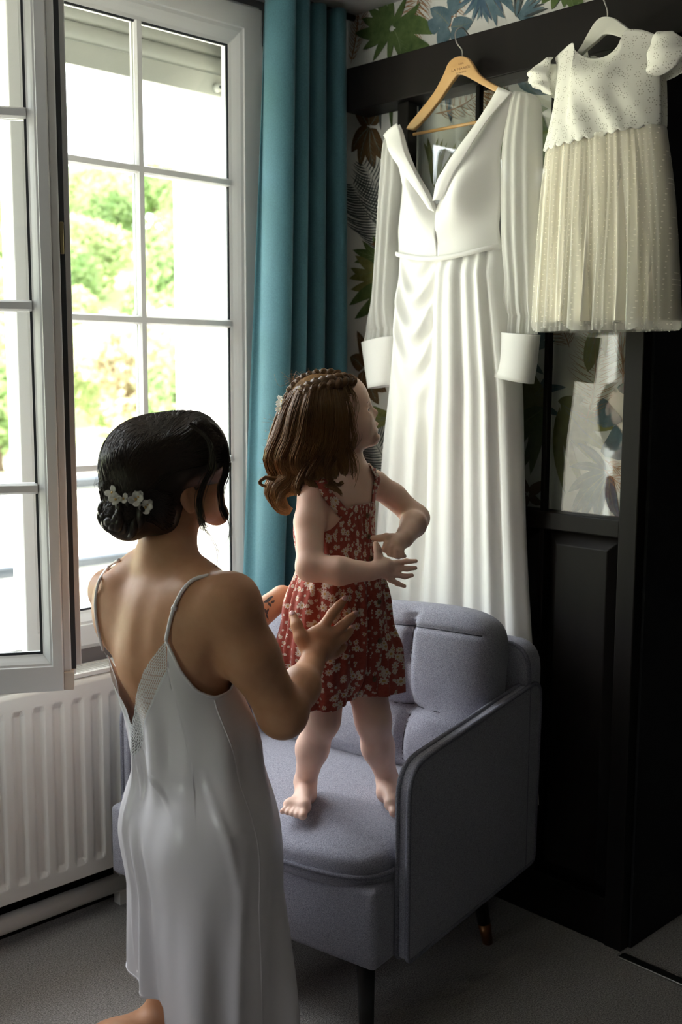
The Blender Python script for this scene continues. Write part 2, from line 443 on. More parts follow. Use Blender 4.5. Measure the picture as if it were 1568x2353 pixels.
# the print goes on, unseen behind clothes and posts
for k in range(26):
    px = random.uniform(930, 1240); py = random.uniform(520, 1160)
    fan(px, py, 90, random.uniform(0, 360), random.uniform(200, 560), 8, random.choice(['green', 'olive', 'blue', 'brown']), .22)
for mid, wd_, i, nn in VEINS:
    t = np.linspace(0, 1, len(mid)); w2 = wd_ * .035 * (1 - t)[:, None] + .0002
    put(list(mid + nn * w2)[:-1] + [mid[-1]] + list((mid - nn * w2)[1:-1])[::-1], 7 + (i == 0))
    for k in range(2, len(mid) - 2):
        for sg in (-1, 1):
            e = mid[k] + (mid[k + 1] - mid[k]) * 1.5 + nn * sg * wd_ * .30; b_ = mid[k]; d_ = e - b_; q_ = np.array([-d_[1], d_[0]]); q_ = q_ / (np.linalg.norm(q_) + 1e-9) * wd_ * .012
            put([b_ - q_, e, b_ + q_], 7 + (i == 0))
INK += [ink('ink_vein', (.16, .20, .17), (.30, .33, .27)), ink('ink_vein_green', (.15, .22, .09), (.30, .36, .18))]
pr.build('leaf_print', INK, wall_paper, kind='stuff', label='printed tropical leaves and copper fronds')

# ------------------------------------------------------------------ glazed timber frame in front of the wallpaper
XF = 2.272
fr = thing('glazed_timber_screen', (2.30, 1.75, 0), 'dark stained wooden frame with header beam, glazed panes and raised lower panels', 'panelling')
def ypx(px, py, x=XF): return atx(px, py, x)[1]
zb0, zb1 = atx(1000, 210, XF - .03)[2], atx(1000, 101, XF - .03)[2]
def part_box(name, lo, hi, mt, par, bev=0.003):
    b = MB(); b.box(lo, hi); o = b.build(name, mt, par); add_bevel(o, bev, 2); return o
part_box('header_beam', (XF - .03, 0.2, zb0), (XP - .002, 2.31, zb1), M['darkwood'], fr)
posts = []
for (a, b, py) in ((918, 943, 240), (1093, 1103, 200), (1252, 1263, 765)):
    posts.append((ypx(b, py), ypx(a, py)))
posts.append((1.345, ypx(1442, 769)))
zr0, zr1 = atx(1300, 1221, XF)[2], atx(1300, 1181, XF)[2]
for i, (a, b) in enumerate(posts):
    wide = i in (0, 3)
    part_box('post', (XF - (.008 if wide else .0), a, 0.0 if wide else zr1), (XP - .002 if i == 3 else XF + (.030, .018, .020)[i], b, zb0), M['darkwood'], fr)
part_box('mid_rail', (XF - .004, posts[3][1], zr0), (XP - .002, posts[0][0], zr1), M['darkwood'], fr)
part_box('bottom_rail', (XF - .004, posts[3][1], 0.0), (XP - .002, posts[0][0], .12), M['darkwood'], fr)
part_box('stile', (XF, posts[2][0], .12), (XP - .002, posts[2][1], zr0), M['darkwood'], fr)
part_box('stile', (XF, posts[1][0] - .02, .12), (XP - .002, posts[1][1] + .02, zr0), M['darkwood'], fr)
def raised_panel(y0, y1, z0, z1):
    b = MB(); e = .036; xb, xf_ = XF + .03, XF + .004
    v = [(xb, y0, z0), (xb, y1, z0), (xb, y1, z1), (xb, y0, z1), (xf_, y0 + e, z0 + e), (xf_, y1 - e, z0 + e), (xf_, y1 - e, z1 - e), (xf_, y0 + e, z1 - e),
         (XP - .004, y0, z0), (XP - .004, y1, z0), (XP - .004, y1, z1), (XP - .004, y0, z1)]
    b.add(v, [(4, 7, 6, 5), (0, 4, 5, 1), (1, 5, 6, 2), (2, 6, 7, 3), (3, 7, 4, 0), (8, 9, 10, 11), (0, 1, 9, 8), (1, 2, 10, 9), (2, 3, 11, 10), (3, 0, 8, 11)])
    add_bevel(b.build('raised_panel', M['darkwood'], fr), .002, 2)
for y0, y1 in ((posts[3][1], posts[2][0]), (posts[2][1], posts[1][0] - .02), (posts[1][1] + .02, posts[0][0])):
    raised_panel(y0, y1, .12, zr0)
for y0, y1 in ((posts[3][1], posts[2][0]), (posts[2][1], posts[1][0]), (posts[1][1], posts[0][0])):
    b = MB(); b.box((XF + .022, y0, zr1), (XF + .026, y1, zb0)); b.build('glass_pane', M['cabglass'], fr)

# threshold strip at the passage
b = MB(); b.box((2.235, .1, 0), (2.262, 1.335, .006)); o = b.build('trim_1', M['steel']); o['kind'] = 'structure'; add_bevel(o, .002, 2)

# ------------------------------------------------------------------ window
win = thing('window_1', (1.28, YW, OZ0), kind='structure')
def rect_sweep(rect, prof, frame):
    """mitred frame: rect=(x0,x1,z0,z1) outer; prof = list of (inset_scale dict side, depth)"""
    x0, x1, z0, z1 = rect; b = MB(); k = len(prof)
    corners = []
    for (il, ir, ib, it, dpt) in prof:
        corners.append([(x0 + il, dpt, z0 + ib), (x1 - ir, dpt, z0 + ib), (x1 - ir, dpt, z1 - it), (x0 + il, dpt, z1 - it)])
    v = [frame(*p) for c in corners for p in c]
    f = []
    for i in range(k):
        j = (i + 1) % k
        for c in range(4):
            d = (c + 1) % 4; f.append((i * 4 + c, i * 4 + d, j * 4 + d, j * 4 + c))
    b.add(v, f); return b
ident = lambda x, y, z: np.array([x, y, z])
# fixed outer frame
pf = [(0, 0, 0, 0, YW - .004), (.03, .012, .03, .02, YW - .004), (.034, .016, .034, .024, YW + .05), (.05, .03, .05, .04, YW + .05), (.05, .03, .05, .04, YW + .10), (0, 0, 0, 0, YW + .10)]
add_bevel(rect_sweep((OX0, OX1, OZ0, OZ1 + .005), pf, ident).build('frame', M['pvc'], win), .002, 2)

def make_sash(rect, sl, sr, sb, st, frame, flat_l, flat_r, muntz, hinge_side):
    """sash in local (x along width, y depth: 0 = room face, + outwards, z)"""
    x0, x1, z0, z1 = rect
    # moulded profile from outer edge to glass
    P = []
    for fl, dp in ((0.0, .030), (0.0, .002), (.002, 0.0), ('flat', 0.0), ('flat+', .004), ('b1', .006), ('b2', .012), ('b3', .020), (1.0, .024), (1.0, .055), (.6, .066), (.1, .066), (0.0, .060)):
        row = []
        for s, fw in ((sl, flat_l), (sr, flat_r), (sb, .055), (st, .06)):
            v = {'flat': fw, 'flat+': fw + .001, 'b1': fw + (s - fw) * .25, 'b2': fw + (s - fw) * .5, 'b3': fw + (s - fw) * .8}.get(fl, fl if not isinstance(fl, float) or fl < .5 else fl * s) if not isinstance(fl, float) else (fl * s if fl >= .05 else fl)
            row.append(v)
        P.append((*row, dp))
    sash = rect_sweep(rect, P, frame).build('sash', M['pvc'], win); add_bevel(sash, .0015, 2)
    gx0, gx1, gz0, gz1 = x0 + sl, x1 - sr, z0 + sb, z1 - st
    g = MB(); g.box((gx0 - .004, .032, gz0 - .004), (gx1 + .004, .037, gz1 + .004), frame=frame); g.build('pane', M['glass'], sash)
    # rubber line round the glass
    gr = rect_sweep((gx0, gx1, gz0, gz1), [(-.003,) * 4 + (.024,), (.005,) * 4 + (.026,), (.005,) * 4 + (.031,), (-.003,) * 4 + (.031,)], frame); gr.build('gasket', M['gasket'], sash)
    xm = (gx0 + gx1) / 2
    def bar(lo, hi, axis):
        b = MB(); hw = .0115
        if axis == 'x': pr_ = [(-hw, .026), (-.007, .018), (.007, .018), (hw, .026), (hw, .031), (-hw, .031)]; v = [frame(x, d, lo[1] + o_) for x in (lo[0], hi[0]) for o_, d in pr_]
        else: pr_ = [(-hw, .0265), (-.007, .0185), (.007, .0185), (hw, .0265), (hw, .031), (-hw, .031)]; v = [frame(lo[0] + o_, d, z) for z in (lo[1], hi[1]) for o_, d in pr_]
        k = 6; f = [tuple(range(k)), tuple(range(2 * k - 1, k - 1, -1))] + [(i, k + i, k + (i + 1) % k, (i + 1) % k) for i in range(k)]
        b.add(v, f); o = b.build('muntin', M['pvc'], sash); return o
    def bar_out(lo, hi, axis):
        b = MB(); hw = .0115
        if axis == 'x': b.box((lo[0], .038, lo[1] - hw), (hi[0], .046, lo[1] + hw), frame=frame)
        else: b.box((lo[0] - hw, .0385, lo[1]), (lo[0] + hw, .0465, hi[1]), frame=frame)
        b.build('muntin', M['pvc'], sash)
    bar((xm, gz0), (xm, gz1), 'z'); bar_out((xm, gz0), (xm, gz1), 'z')
    for z in muntz:
        bar((gx0, z), (gx1, z), 'x'); bar_out((gx0, z), (gx1, z), 'x')
    return sash
MZ = (1.938, 1.553, 1.172)
SY = YW - .032
fr_r = lambda x, y, z: np.array([x, SY + y, z])
sashR = make_sash((1.275, 2.043, .715, 2.41), .085, .104, .088, .105, fr_r, .03, .066, MZ, 'r')
for z0, z1 in ((2.245, 2.315), (1.755, 1.83), (.80, .87)):
    b = MB(); b.tube([(2.052, SY - .006, z0), (2.052, SY - .006, (z0 + z1) / 2 - .001)], .0075, 10); b.tube([(2.052, SY - .006, (z0 + z1) / 2 + .001), (2.052, SY - .006, z1)], .0075, 10)
    b.box((2.046, SY - .004, z0), (2.054, SY + .03, z1)); b.build('hinge', M['pvc'], sashR, smooth=False)
TH = math.radians(31); HX, HY = .53, SY
def fr_l(x, y, z):
    # x from hinge towards the free edge, y outwards
    return np.array([HX + x * math.cos(TH) + y * math.sin(TH), HY - x * math.sin(TH) + y * math.cos(TH), z])
sashL = make_sash((0, .735, .735, 2.41), .104, .043, .078, .105, fr_l, .066, .022, MZ, 'l')
# stepped meeting edge of the opened sash: rebate, rubber seal and outer flap
b = MB(); b.box((.735, .012, .755), (.751, .06, 2.395), frame=fr_l); add_bevel(b.build('meeting_rebate', M['pvc'], sashL), .003, 2)
b = MB(); b.box((.751, .030, .775), (.761, .060, 2.385), frame=fr_l); b.build('seal', M['gasket'], sashL)
b = MB(); b.box((.751, .060, .775), (.772, .072, 2.385), frame=fr_l); b.box((.735, .058, .755), (.760, .068, 2.395), frame=fr_l); add_bevel(b.build('outer_flap', M['pvc'], sashL), .002, 2)
b = MB(); b.box((.752, .022, 1.66), (.7595, .034, 1.725), frame=fr_l); add_bevel(b.build('latch_plate', M['brass'], sashL), .001, 1)
b = MB(); b.box((.735, .004, .735), (.756, .058, .775), frame=fr_l); add_bevel(b.build('end_cap', mat('beige_plastic', (.62, .52, .43), .5), sashL), .002, 2)
b = MB()
for s in (0, 1): b.box((1.05 + .06 * s, YW + .025, OZ0 + .034), (1.10 + .06 * s, YW + .045, OZ0 + .05))
b.build('striker_plate', M['steel'], win)
# outside sill
b = MB(); b.box((OX0 - .02, YW + .10, OZ0 - .02), (OX1 - .001, YW + WT + .05, OZ0 + .012)); o = b.build('window_sill', M['render'], win); add_bevel(o, .004, 2)

# ------------------------------------------------------------------ roller shutter, half lowered outside
SHY = YW + .16
sh = thing('roller_shutter', (1.28, SHY, 2.3), 'pale roller shutter lowered a little way outside the window', 'shutter')
zsb = aty(520, 228, SHY)[2]
hh = .0482
prev = None
def slat_geo(z):
    prof = [(0, 0), (-.010, .006), (-.013, .020), (-.012, .036), (-.006, .046), (0, .049), (.002, .049), (.002, 0)]
    k = len(prof); x0, x1 = OX0 + .02, OX1 - .004
    v = [(x, SHY + d, z + h) for x in (x0, x1) for d, h in prof]
    return v, [tuple(range(k)), tuple(range(2 * k - 1, k - 1, -1))] + [(i, k + i, k + (i + 1) % k, (i + 1) % k) for i in range(k)]
zz = zsb + .062
s0 = None
for i in range(6):
    if s0 is None:
        v, f = slat_geo(zz); s0 = obj('slat', v, f, M['shutter'], sh, True); add_bevel(s0, .001, 1, 50)
    else:
        copy_obj(s0, 'slat', sh, (0, 0, hh * i)); 
b = MB(); b.box((OX0 + .02, SHY - .009, zsb), (OX1 - .004, SHY + .004, zsb + .060)); add_bevel(b.build('bottom_bar', M['shutter'], sh), .003, 2)
q = aty(497, 203, SHY - .01)
b = MB(); b.tube([(q[0], SHY - .008, q[2]), (q[0], SHY - .018, q[2]), (q[0], SHY - .03, q[2])], [.013, .013, .010], 16); b.build('stop_knob', M['shutter'], sh, smooth=True)
b = MB(); b.tube([(q[0], SHY - .03, q[2]), (q[0], SHY - .0312, q[2])], .0045, 10); b.build('stop_screw', M['gasket'], sh)

# ------------------------------------------------------------------ guard rail outside
gr = thing('guard_railing', (1.28, 2.90, .7), 'grey metal guard railing across the outside of the window', 'railing')
for z, r in ((1.085, .022), (.842, .019)):
    b = MB(); b.tube([(OX0 - .1, 2.905, z), (OX1 + .1, 2.905, z)], r, 14); b.build('rail', M['railing'], gr, smooth=True)
for x in (OX0 - .06, OX1 + .05):
    b = MB(); b.box((x - .015, 2.888, .72), (x + .015, 2.925, 1.11)); b.build('bracket', M['railing'], gr)

# ------------------------------------------------------------------ radiator
rad = thing('radiator', (1.0, 2.40, 0.12), 'white enamelled panel radiator with vertical flutes under the window', 'radiator')
RX0, RX1, RZ0, RZ1, RY = .15, 1.72, .136, .655, 2.36
pit = .0536; x_start = 1.199 - .012
cols = [RX0]
rel = [(0, 0), (.010, 1), (.024, 1), (.034, 0)]
k0 = int((RX0 + .03 - x_start) / pit); xs = [(RX0, 0)]
k = k0
while x_start + k * pit + .04 < RX1 - .01:
    b0 = x_start + k * pit
    if b0 > RX0 + .02:
        xs += [(b0 + a, d) for a, d in rel]
    k += 1
xs.append((RX1, 0))
zs = [(RZ0, 0, 0), (RZ0 + .035, 0, 0), (RZ0 + .05, 1, 0), (RZ1 - .062, 1, 0), (RZ1 - .046, 0, 0), (RZ1 - .012, 0, 0), (RZ1 - .003, 0, .004), (RZ1, 0, .012)]
v = [(x, RY + .009 * d * s + yy, z) for z, s, yy in zs for x, d in xs]
f = grid_faces(len(zs), len(xs))
o = obj('front_panel', v, f, M['enamel'], rad, False); add_bevel(o, .0025, 2, 12)
b = MB(); b.box((RX0, RY + .012, RZ0), (RX1, RY + .016, RZ1)); b.box((RX0, RY + .078, RZ0), (RX1, RY + .084, RZ1)); b.build('rear_panel', M['enamel'], rad)
for xx in (RX0, RX1):
    b = MB(); b.box((xx - .004, RY + .006, RZ0 + .02), (xx + .004, RY + .086, RZ1 + .012)); add_bevel(b.build('side_cover', M['enamel'], rad), .002, 2)
b = MB()
b.box((RX0, RY + .006, RZ1 + .002), (RX1, RY + .016, RZ1 + .014)); b.box((RX0, RY + .076, RZ1 + .002), (RX1, RY + .088, RZ1 + .014))
add_bevel(b.build('top_grille_frame', M['enamel'], rad), .002, 2)
s0 = None; x = RX0 + .01; n = 0
while x < RX1 - .01:
    if s0 is None:
        b = MB(); b.add(*prism([(0, 0), (.004, 0), (.008, .010), (.004, .010)], np.array([x, RY + .016, RZ1 + .003]), V3(1, 0, 0), V3(0, 0, 1), V3(0, 1, 0), .06)); s0 = b.build('grille_bar', M['enamel'], rad)
    else: copy_obj(s0, 'grille_bar', rad, (n * .0125, 0, 0))
    n += 1; x = RX0 + .01 + n * .0125
    if n > 118: break
b = MB(); b.tube([(RX0 - .3, RY + .05, .062), (RX1 + .2, RY + .05, .062)], .024, 14); b.build('pipe', M['enamel'], rad, smooth=True)
for xx in (.4, 1.5):
    b = MB(); b.box((xx, RY + .04, 0.0), (xx + .03, RY + .07, RZ0 + .05)); b.build('foot', M['enamel'], rad)
b = MB(); b.box((-2.6, YW - .016, 0), (XP, YW, .085)); o = b.build('baseboard_window', M['darkwood']); o['kind'] = 'structure'

# ------------------------------------------------------------------ curtain
cu = thing('curtain', (2.12, 2.34, .772), 'teal curtain drawn back into deep folds beside the window', 'curtain')
nr, nc = 60, 150
V_ = []; UV = []
for i in range(nr):
    z = .772 + (2.425 - .772) * i / (nr - 1)
    t = (2.425 - z) / 2.4
    xl = interp(z, [0, .78, 1.6, 2.42], [1.885, 1.912, 1.955, 1.99]); xr = 2.272
    for j in range(nc):
        s = j / (nc - 1)
        ph = s * 4.1 * 2 * math.pi + .5 * math.sin(2.2 * z + 1) * .35
        amp = (.038 + .026 * t) * (1 + .25 * math.sin(7 * s + 1.1))
        x = xl + (xr - xl) * s + .012 * math.sin(2 * ph + .6 * z)
        y = 2.355 - amp * (math.sin(ph - 1.2) + .25 * math.sin(2.1 * ph + z)) - .012
        V_.append((x, y, z))
o = obj('cloth', V_, grid_faces(nr, nc), M['curtain'], cu); add_solid(o, .002)
b = MB(); b.tube([(.2, 2.36, 2.432), (2.32, 2.36, 2.432)], .009, 10); b.build('rod', M['darkwood'], cu, smooth=True)
for x in (2.0, 2.08, 2.16, 2.25):
    b = MB(); b.tube([(x, 2.36 + .012 * math.cos(a), 2.428 + .012 * math.sin(a)) for a in np.linspace(0, 2 * math.pi, 13)], .0018, 6); b.build('ring', M['steel'], cu, smooth=True)

# ================================================================== outdoors
M['dryground'] = mat('dry_ground', (.6, .52, .38), 0.95, spec=0.1); noise_color(M['dryground'], .35, [(.35, (.42, .42, .26)), (.5, (.60, .55, .46)), (.7, (.70, .67, .60))], 5)
M['hill'] = mat('hill_grass', (.14, .2, .06), 0.95, spec=0.1); noise_color(M['hill'], .25, [(.35, (.20, .28, .10)), (.65, (.38, .42, .20))], 5)
def ground_h(x, y):
    d = np.hypot(x, y); return -3.0 + 27.0 * smoothstep(58, 190, d) + 6 * smoothstep(150, 320, d)
def terrain(name, r0, r1, nr, material):
    V_ = []; na = 60
    for i in range(nr):
        r = r0 + (r1 - r0) * (i / (nr - 1)) ** 1.3
        for j in range(na):
            a = math.radians(-5 + 190 * j / (na - 1)); x, y = r * math.cos(a), r * math.sin(a) + 3.2
            V_.append((x, y, ground_h(x, y) + (.4 * math.sin(.11 * x) * math.cos(.13 * y) if r > 60 else 0)))
    o = obj(name, V_, grid_faces(nr, na), material); o['kind'] = 'structure'; return o
terrain('ground', 0.2, 62, 20, M['dryground']); terrain('hillside', 61, 330, 40, M['hill'])
LEAFC = [((.16, .26, .09), (.36, .45, .20)), ((.24, .32, .12), (.46, .52, .26)), ((.42, .36, .22), (.62, .54, .38))]  # leaf tones paled and desaturated to stand in for outdoor haze and glare
LM = []
for i, (a, b_) in enumerate(LEAFC):
    k = mat('foliage_%s' % ('deep', 'fresh', 'straw')[i], a, 0.7, spec=0.2); noise_color(k, .9, [(.3, a), (.7, b_)], 4); translucent(k, .35); LM.append(k)
M['bark'] = mat('bark', (.12, .09, .06), .95, spec=.1); noise_bump(M['bark'], 8, .6, .05)
def tree_meshes(seed, material):
    r = np.random.default_rng(seed)
    lobes = [(np.clip(r.normal(0, 1, 3), -1.35, 1.35) * (1.4, 1.4, 1.1) + (0, 0, 4.4), r.uniform(1.3, 2.0)) for _ in range(10)]
    P = []; 
    for c, rad in lobes:
        d = r.normal(0, 1, (330, 3)); d /= np.linalg.norm(d, axis=1)[:, None]
        P.append(c + d * rad * r.uniform(.72, 1.05, (330, 1)))
    P = np.vstack(P); n = len(P)
    a = r.normal(0, 1, (n, 3)); a /= np.linalg.norm(a, axis=1)[:, None]; b_ = np.cross(a, r.normal(0, 1, (n, 3))); b_ /= np.linalg.norm(b_, axis=1)[:, None]
    s = r.uniform(.20, .38, (n, 1))
    v = np.stack([P - a * s, P + b_ * s * .6, P + a * s, P - b_ * s * .6], 1).reshape(-1, 3)
    f = np.arange(4 * n).reshape(-1, 4)
    me1 = mesh_data('foliage', v, f, material, False)
    b = MB(); b.tube([(0, 0, -.5), (.1, 0, 1.5), (0, .1, 3.4), (.1, .1, 4.6)], [.30, .22, .16, .06], 8)
    for k in range(5): 
        e = lobes[k][0]; b.tube([(0, .05, 2.4 + .2 * k), (e[0] * .5, e[1] * .5, 3.4), tuple(e)], [.12, .08, .03], 6)
    me2 = mesh_data('trunk', b.v, b.f, M['bark'], True)
    return me1, me2
TM = [tree_meshes(11 + i, LM[i % 3]) for i in range(6)]
def tree(px, dist, sc, kind, label):
    az = YAW - math.atan((px - 784) / FPX); x, y = dist * math.cos(az), dist * math.sin(az)
    t = thing('tree', (x, y, ground_h(x, y) - .3), label, 'tree', 'trees on the hillside')
    for nm, me in zip(('foliage', 'trunk'), TM[kind]):
        o = bpy.data.objects.new(nm, me); COL.objects.link(o); o.parent = t
    t.scale = (sc, sc, sc * random.uniform(.9, 1.1)); t.rotation_euler = (0, 0, random.uniform(0, 6.28)); return t
rt = random.Random(5)
cnt = 0
KL = ['deep green leafy tree', 'fresh light green leafy tree', 'pale straw-coloured blossoming tree']
placed = []
for att in range(12000):      # a wood of trees standing clear of one another
    dist = rt.uniform(50, 61) if att < 500 else 62 + 150 * rt.random() ** 1.3; sc = (.62 + dist / 190.0) * rt.uniform(.85, 1.1); px = rt.uniform(-190, 480)
    az = YAW - math.atan((px - 784) / FPX); x, y = dist * math.cos(az), dist * math.sin(az)
    if any(math.hypot(x - a, y - b) < 3.75 * (sc + c) for a, b, c in placed): continue
    placed.append((x, y, sc)); kind = rt.choice([0, 1, 3, 4, 0, 1, 3, 4, 2])
    tree(px, dist, sc, kind, KL[kind % 3] + ' blurred on the hillside beyond the window')
    if len(placed) >= 44: break

# ================================================================== armchair
M['tweed'] = mat('grey_tweed', (.2, .2, .24), 0.95, spec=0.15, sheen=0.2)
noise_color(M['tweed'], 420, [(.28, (.15, .15, .185)), (.5, (.33, .33, .395)), (.75, (.53, .53, .61))], 3, scl=(1, 1, 1.6))
noise_bump(M['tweed'], 650, 0.55, 0.003)
M['piping'] = mat('tweed_piping', (.2, .2, .24), 0.95, spec=0.15)
noise_color(M['piping'], 500, [(.3, (.11, .11, .14)), (.7, (.33, .33, .39))], 3); noise_bump(M['piping'], 700, 0.5, 0.002)
M['legwood'] = mat('black_leg', (.012, .012, .012), 0.4); noise_bump(M['legwood'], 60, .05, .001)
M['legtip'] = mat('copper_tip', (.30, .13, .05), 0.35, 0.7); noise_bump(M['legtip'], 60, .05, .001)
M['stitch'] = mat('stitching', (.06, .06, .075), .9); noise_bump(M['stitch'], 900, .4, .001)
CT = math.radians(10.5)
ce1 = V3(math.cos(CT), math.sin(CT), 0); ce2 = V3(-math.sin(CT), math.cos(CT), 0); CO = V3(1.584, 1.435, 0)
CW = .845
def cl(a, b, z): return CO + a * ce1 + b * ce2 + V3(0, 0, z)
chair = thing('armchair', CO + .28 * ce1 + .4 * ce2, 'grey tweed armchair with piped side panels and tufted back cushion', 'armchair')
def rounded_poly(pts, rads, seg=7):
    out = []; k = len(pts)
    for i in range(k):
        p = np.array(pts[i], float); a = np.array(pts[i - 1], float); c = np.array(pts[(i + 1) % k], float); r = rads[i]
        if r <= 0: out.append(p); continue
        da = (a - p) / np.linalg.norm(a - p); dc = (c - p) / np.linalg.norm(c - p)
        s, e = p + da * r, p + dc * r
        for t in np.linspace(0, 1, seg): out.append((1 - t) ** 2 * s + 2 * t * (1 - t) * p + t * t * e)
    return np.array(out)
AT = .032
arm_poly = rounded_poly([(0, .20), (.60, .20), (.615, .668), (.0, .622)], [.02, .02, .055, .07])
for b0 in (0.0, CW - AT):
    v, f = prism(arm_poly, CO + ce2 * b0, ce1, V3(0, 0, 1), ce2, AT)
    arm = obj('arm_panel', v, f, M['tweed'], chair, True); add_bevel(arm, .009, 3, 40)
    for bb in (b0 + .003, b0 + AT - .003):
        P = np.array([cl(a, bb, z) for a, z in np.vstack([arm_poly, arm_poly[:2]])])
        mb = MB(); mb.tube(P, .0055, 8, caps=False); mb.build('piping', M['piping'], arm, smooth=True)
# base box
mb = MB(); mb.box((-.075, AT + .002, .20), (.57, CW - AT - .002, .375), frame=cl); add_bevel(mb.build('base', M['tweed'], chair, smooth=True), .014, 3)
# back shell
bp = rounded_poly([(0.005, .20), (CW - .005, .20), (CW - .005, .765), (.005, .765)], [.01, .01, .07, .07])
v, f = prism(bp, CO + ce1 * .545, ce2, V3(0, 0, 1), ce1, .075); bs = obj('back_shell', v, f, M['tweed'], chair, True); add_bevel(bs, .015, 3, 40)
P = np.array([cl(.55, b_, z) for b_, z in np.vstack([bp, bp[:2]])]); mb = MB(); mb.tube(P, .0055, 8, caps=False); mb.build('piping', M['piping'], bs, smooth=True)

def cushion(name, c, ax, half, e, disp, nu=90, nv=60):
    """superellipsoid cushion; ax = three unit axes; disp(p_unit, local)->offset along normal"""
    V_ = []
    U = np.linspace(-np.pi, np.pi, nu, endpoint=False); W = np.linspace(-np.pi / 2, np.pi / 2, nv)
    sp = lambda x, p: np.sign(x) * np.abs(x) ** p
    for w_ in W:
        for u_ in U:
            q = np.array([sp(np.cos(w_), e[1]) * sp(np.cos(u_), e[0]), sp(np.cos(w_), e[1]) * sp(np.sin(u_), e[0]), sp(np.sin(w_), e[1])])
            l = q * half
            l = disp(q, l)
            V_.append(c + ax[0] * l[0] + ax[1] * l[1] + ax[2] * l[2])
    f = grid_faces(nv, nu, True)
    return np.array(V_), f
dents = [(-.06 + .007, .30 - .40, .012, .09), (.14, .132 - .40, .012, .08)]
SEATZ = .452
sc_c = cl(.215, CW / 2, .405)
def seat_disp(q, l):
    a, b_, z = l
    if q[2] > 0:
        z = z + .012 * max(0, (1 - q[0] ** 2)) * (1 - q[1] ** 2)
        for da, db, dep, rr in dents:
            aa, bb = da - .215 + .0, db
            d2 = ((a - aa) ** 2 + (b_ - bb) ** 2) / rr ** 2
            z -= dep * math.exp(-d2)
    # front lip sags
    z -= .016 * smoothstep(.3, 1.0, -q[0]) * (1 - .5 * q[1] ** 2)
    return np.array([a, b_, z])
v, f = cushion('seat_cushion', sc_c, (ce1, ce2, V3(0, 0, 1)), np.array([.30, CW / 2 - .034, .052]), (.28, .42), seat_disp)
seat = obj('seat_cushion', v, f, M['tweed'], chair)
# welt around the cushion's lower front edge
U = np.linspace(-np.pi, np.pi, 121); sp = lambda x, p: np.sign(x) * np.abs(x) ** p
P = []
for u_ in U:
    q = np.array([sp(np.cos(u_), .28), sp(np.sin(u_), .28), 0.]); l = q * np.array([.302, CW / 2 - .032, 0]); z = -.016 * smoothstep(.3, 1.0, -q[0]) * (1 - .5 * q[1] ** 2)
    P.append(sc_c + ce1 * l[0] + ce2 * l[1] + V3(0, 0, z - .004))
mb = MB(); mb.tube(np.array(P), .0055, 8, caps=False); mb.build('piping', M['piping'], seat, smooth=True)
# tufted back cushion, leaning back a little
lean = math.radians(9); bz = V3(0, 0, 1) * math.cos(lean) + ce1 * math.sin(lean); bn = -ce1 * math.cos(lean) + V3(0, 0, 1) * math.sin(lean)
bc_c = cl(.445, CW / 2 - .03, .648)
TB = [-.155, .105]; TZ = -.045     # tuft positions (across, up)
TB = [.245 - CW / 2 + .03, .505 - CW / 2 + .03]
HB, HZ, HN = CW / 2 - .064, .205, .088
def back_disp(q, l):
    b_, z, n = l
    if q[2] > 0:
        k = q[2]
        for tb in TB:
            n -= k * .030 * math.exp(-((b_ - tb) ** 2 + (z - TZ) ** 2) / .045 ** 2)
            n -= k * .023 * math.exp(-((b_ - tb) / .010) ** 2) * (1 - .25 * q[1] ** 2)
        n -= k * .024 * math.exp(-((z - TZ) / .010) ** 2)
        n -= k * .016 * math.exp(-((z - .150) / .007) ** 2) * .5
    z += -.030 * smoothstep(-1, 1, q[0]) * (q[1] > 0) * abs(q[1]) + .008 * (1 - abs(q[0]) ** 3) * (1 if q[1] > 0 else .4) * abs(q[1])
    return np.array([b_, z, n])
v, f = cushion('back_cushion', bc_c, (ce2, bz, bn), np.array([HB, HZ, HN]), (.30, .48), back_disp, 220, 110)
back = obj('back_cushion', v, f, M['tweed'], chair)
def on_back(b_, z, extra=.0):
    # surface point of the front of the back cushion
    X = abs(b_ / HB) ** (2 / .30) + abs(z / HZ) ** (2 / .30)
    rr = min(.999, X ** (.30 / 2)); qn = (1 - rr ** (2 / .48)) ** (.48 / 2)
    q = np.array([b_ / HB, z / HZ, qn]); l = back_disp(q, np.array([b_, z, qn * HN])); return bc_c + ce2 * l[0] + bz * l[1] + bn * (l[2] + extra)
for tb in TB:
    mb = MB(); mb.tube([on_back(tb, TZ, -.004), on_back(tb, TZ, .005), on_back(tb, TZ, .008)], [.011, .011, .005], 14); mb.build('tuft_button', M['piping'], back, smooth=True)
    mb = MB(); mb.tube([on_back(tb, z, +.0012) for z in np.linspace(-.19, .150, 40)], .0012, 5); mb.build('seam', M['stitch'], back, smooth=True)
mb = MB(); mb.tube([on_back(b_, TZ, +.0012) for b_ in np.linspace(-.33, .33, 70)], .0012, 5); mb.build('seam', M['stitch'], back, smooth=True)
mb = MB(); mb.tube([on_back(b_, .150, +.001) for b_ in np.linspace(-.33, .33, 70)], .0012, 5); mb.build('seam', M['stitch'], back, smooth=True)
for a, b_, sa, sb in ((-.01, .10, -1, -1), (.47, .10, 1, -1), (-.01, CW - .10, -1, 1), (.47, CW - .10, 1, 1)):
    top, bot = cl(a, b_, .205), cl(a + .03 * sa, b_ + .025 * sb, 0.0)
    mid = bot + (top - bot) * .27
    mb = MB(); mb.tube([top, mid], [.021, .016], 14); lg = mb.build('leg', M['legwood'], chair, smooth=True)
    mb = MB(); mb.tube([mid, bot], [.0162, .013], 14); mb.build('leg_tip', M['legtip'], lg, smooth=True)

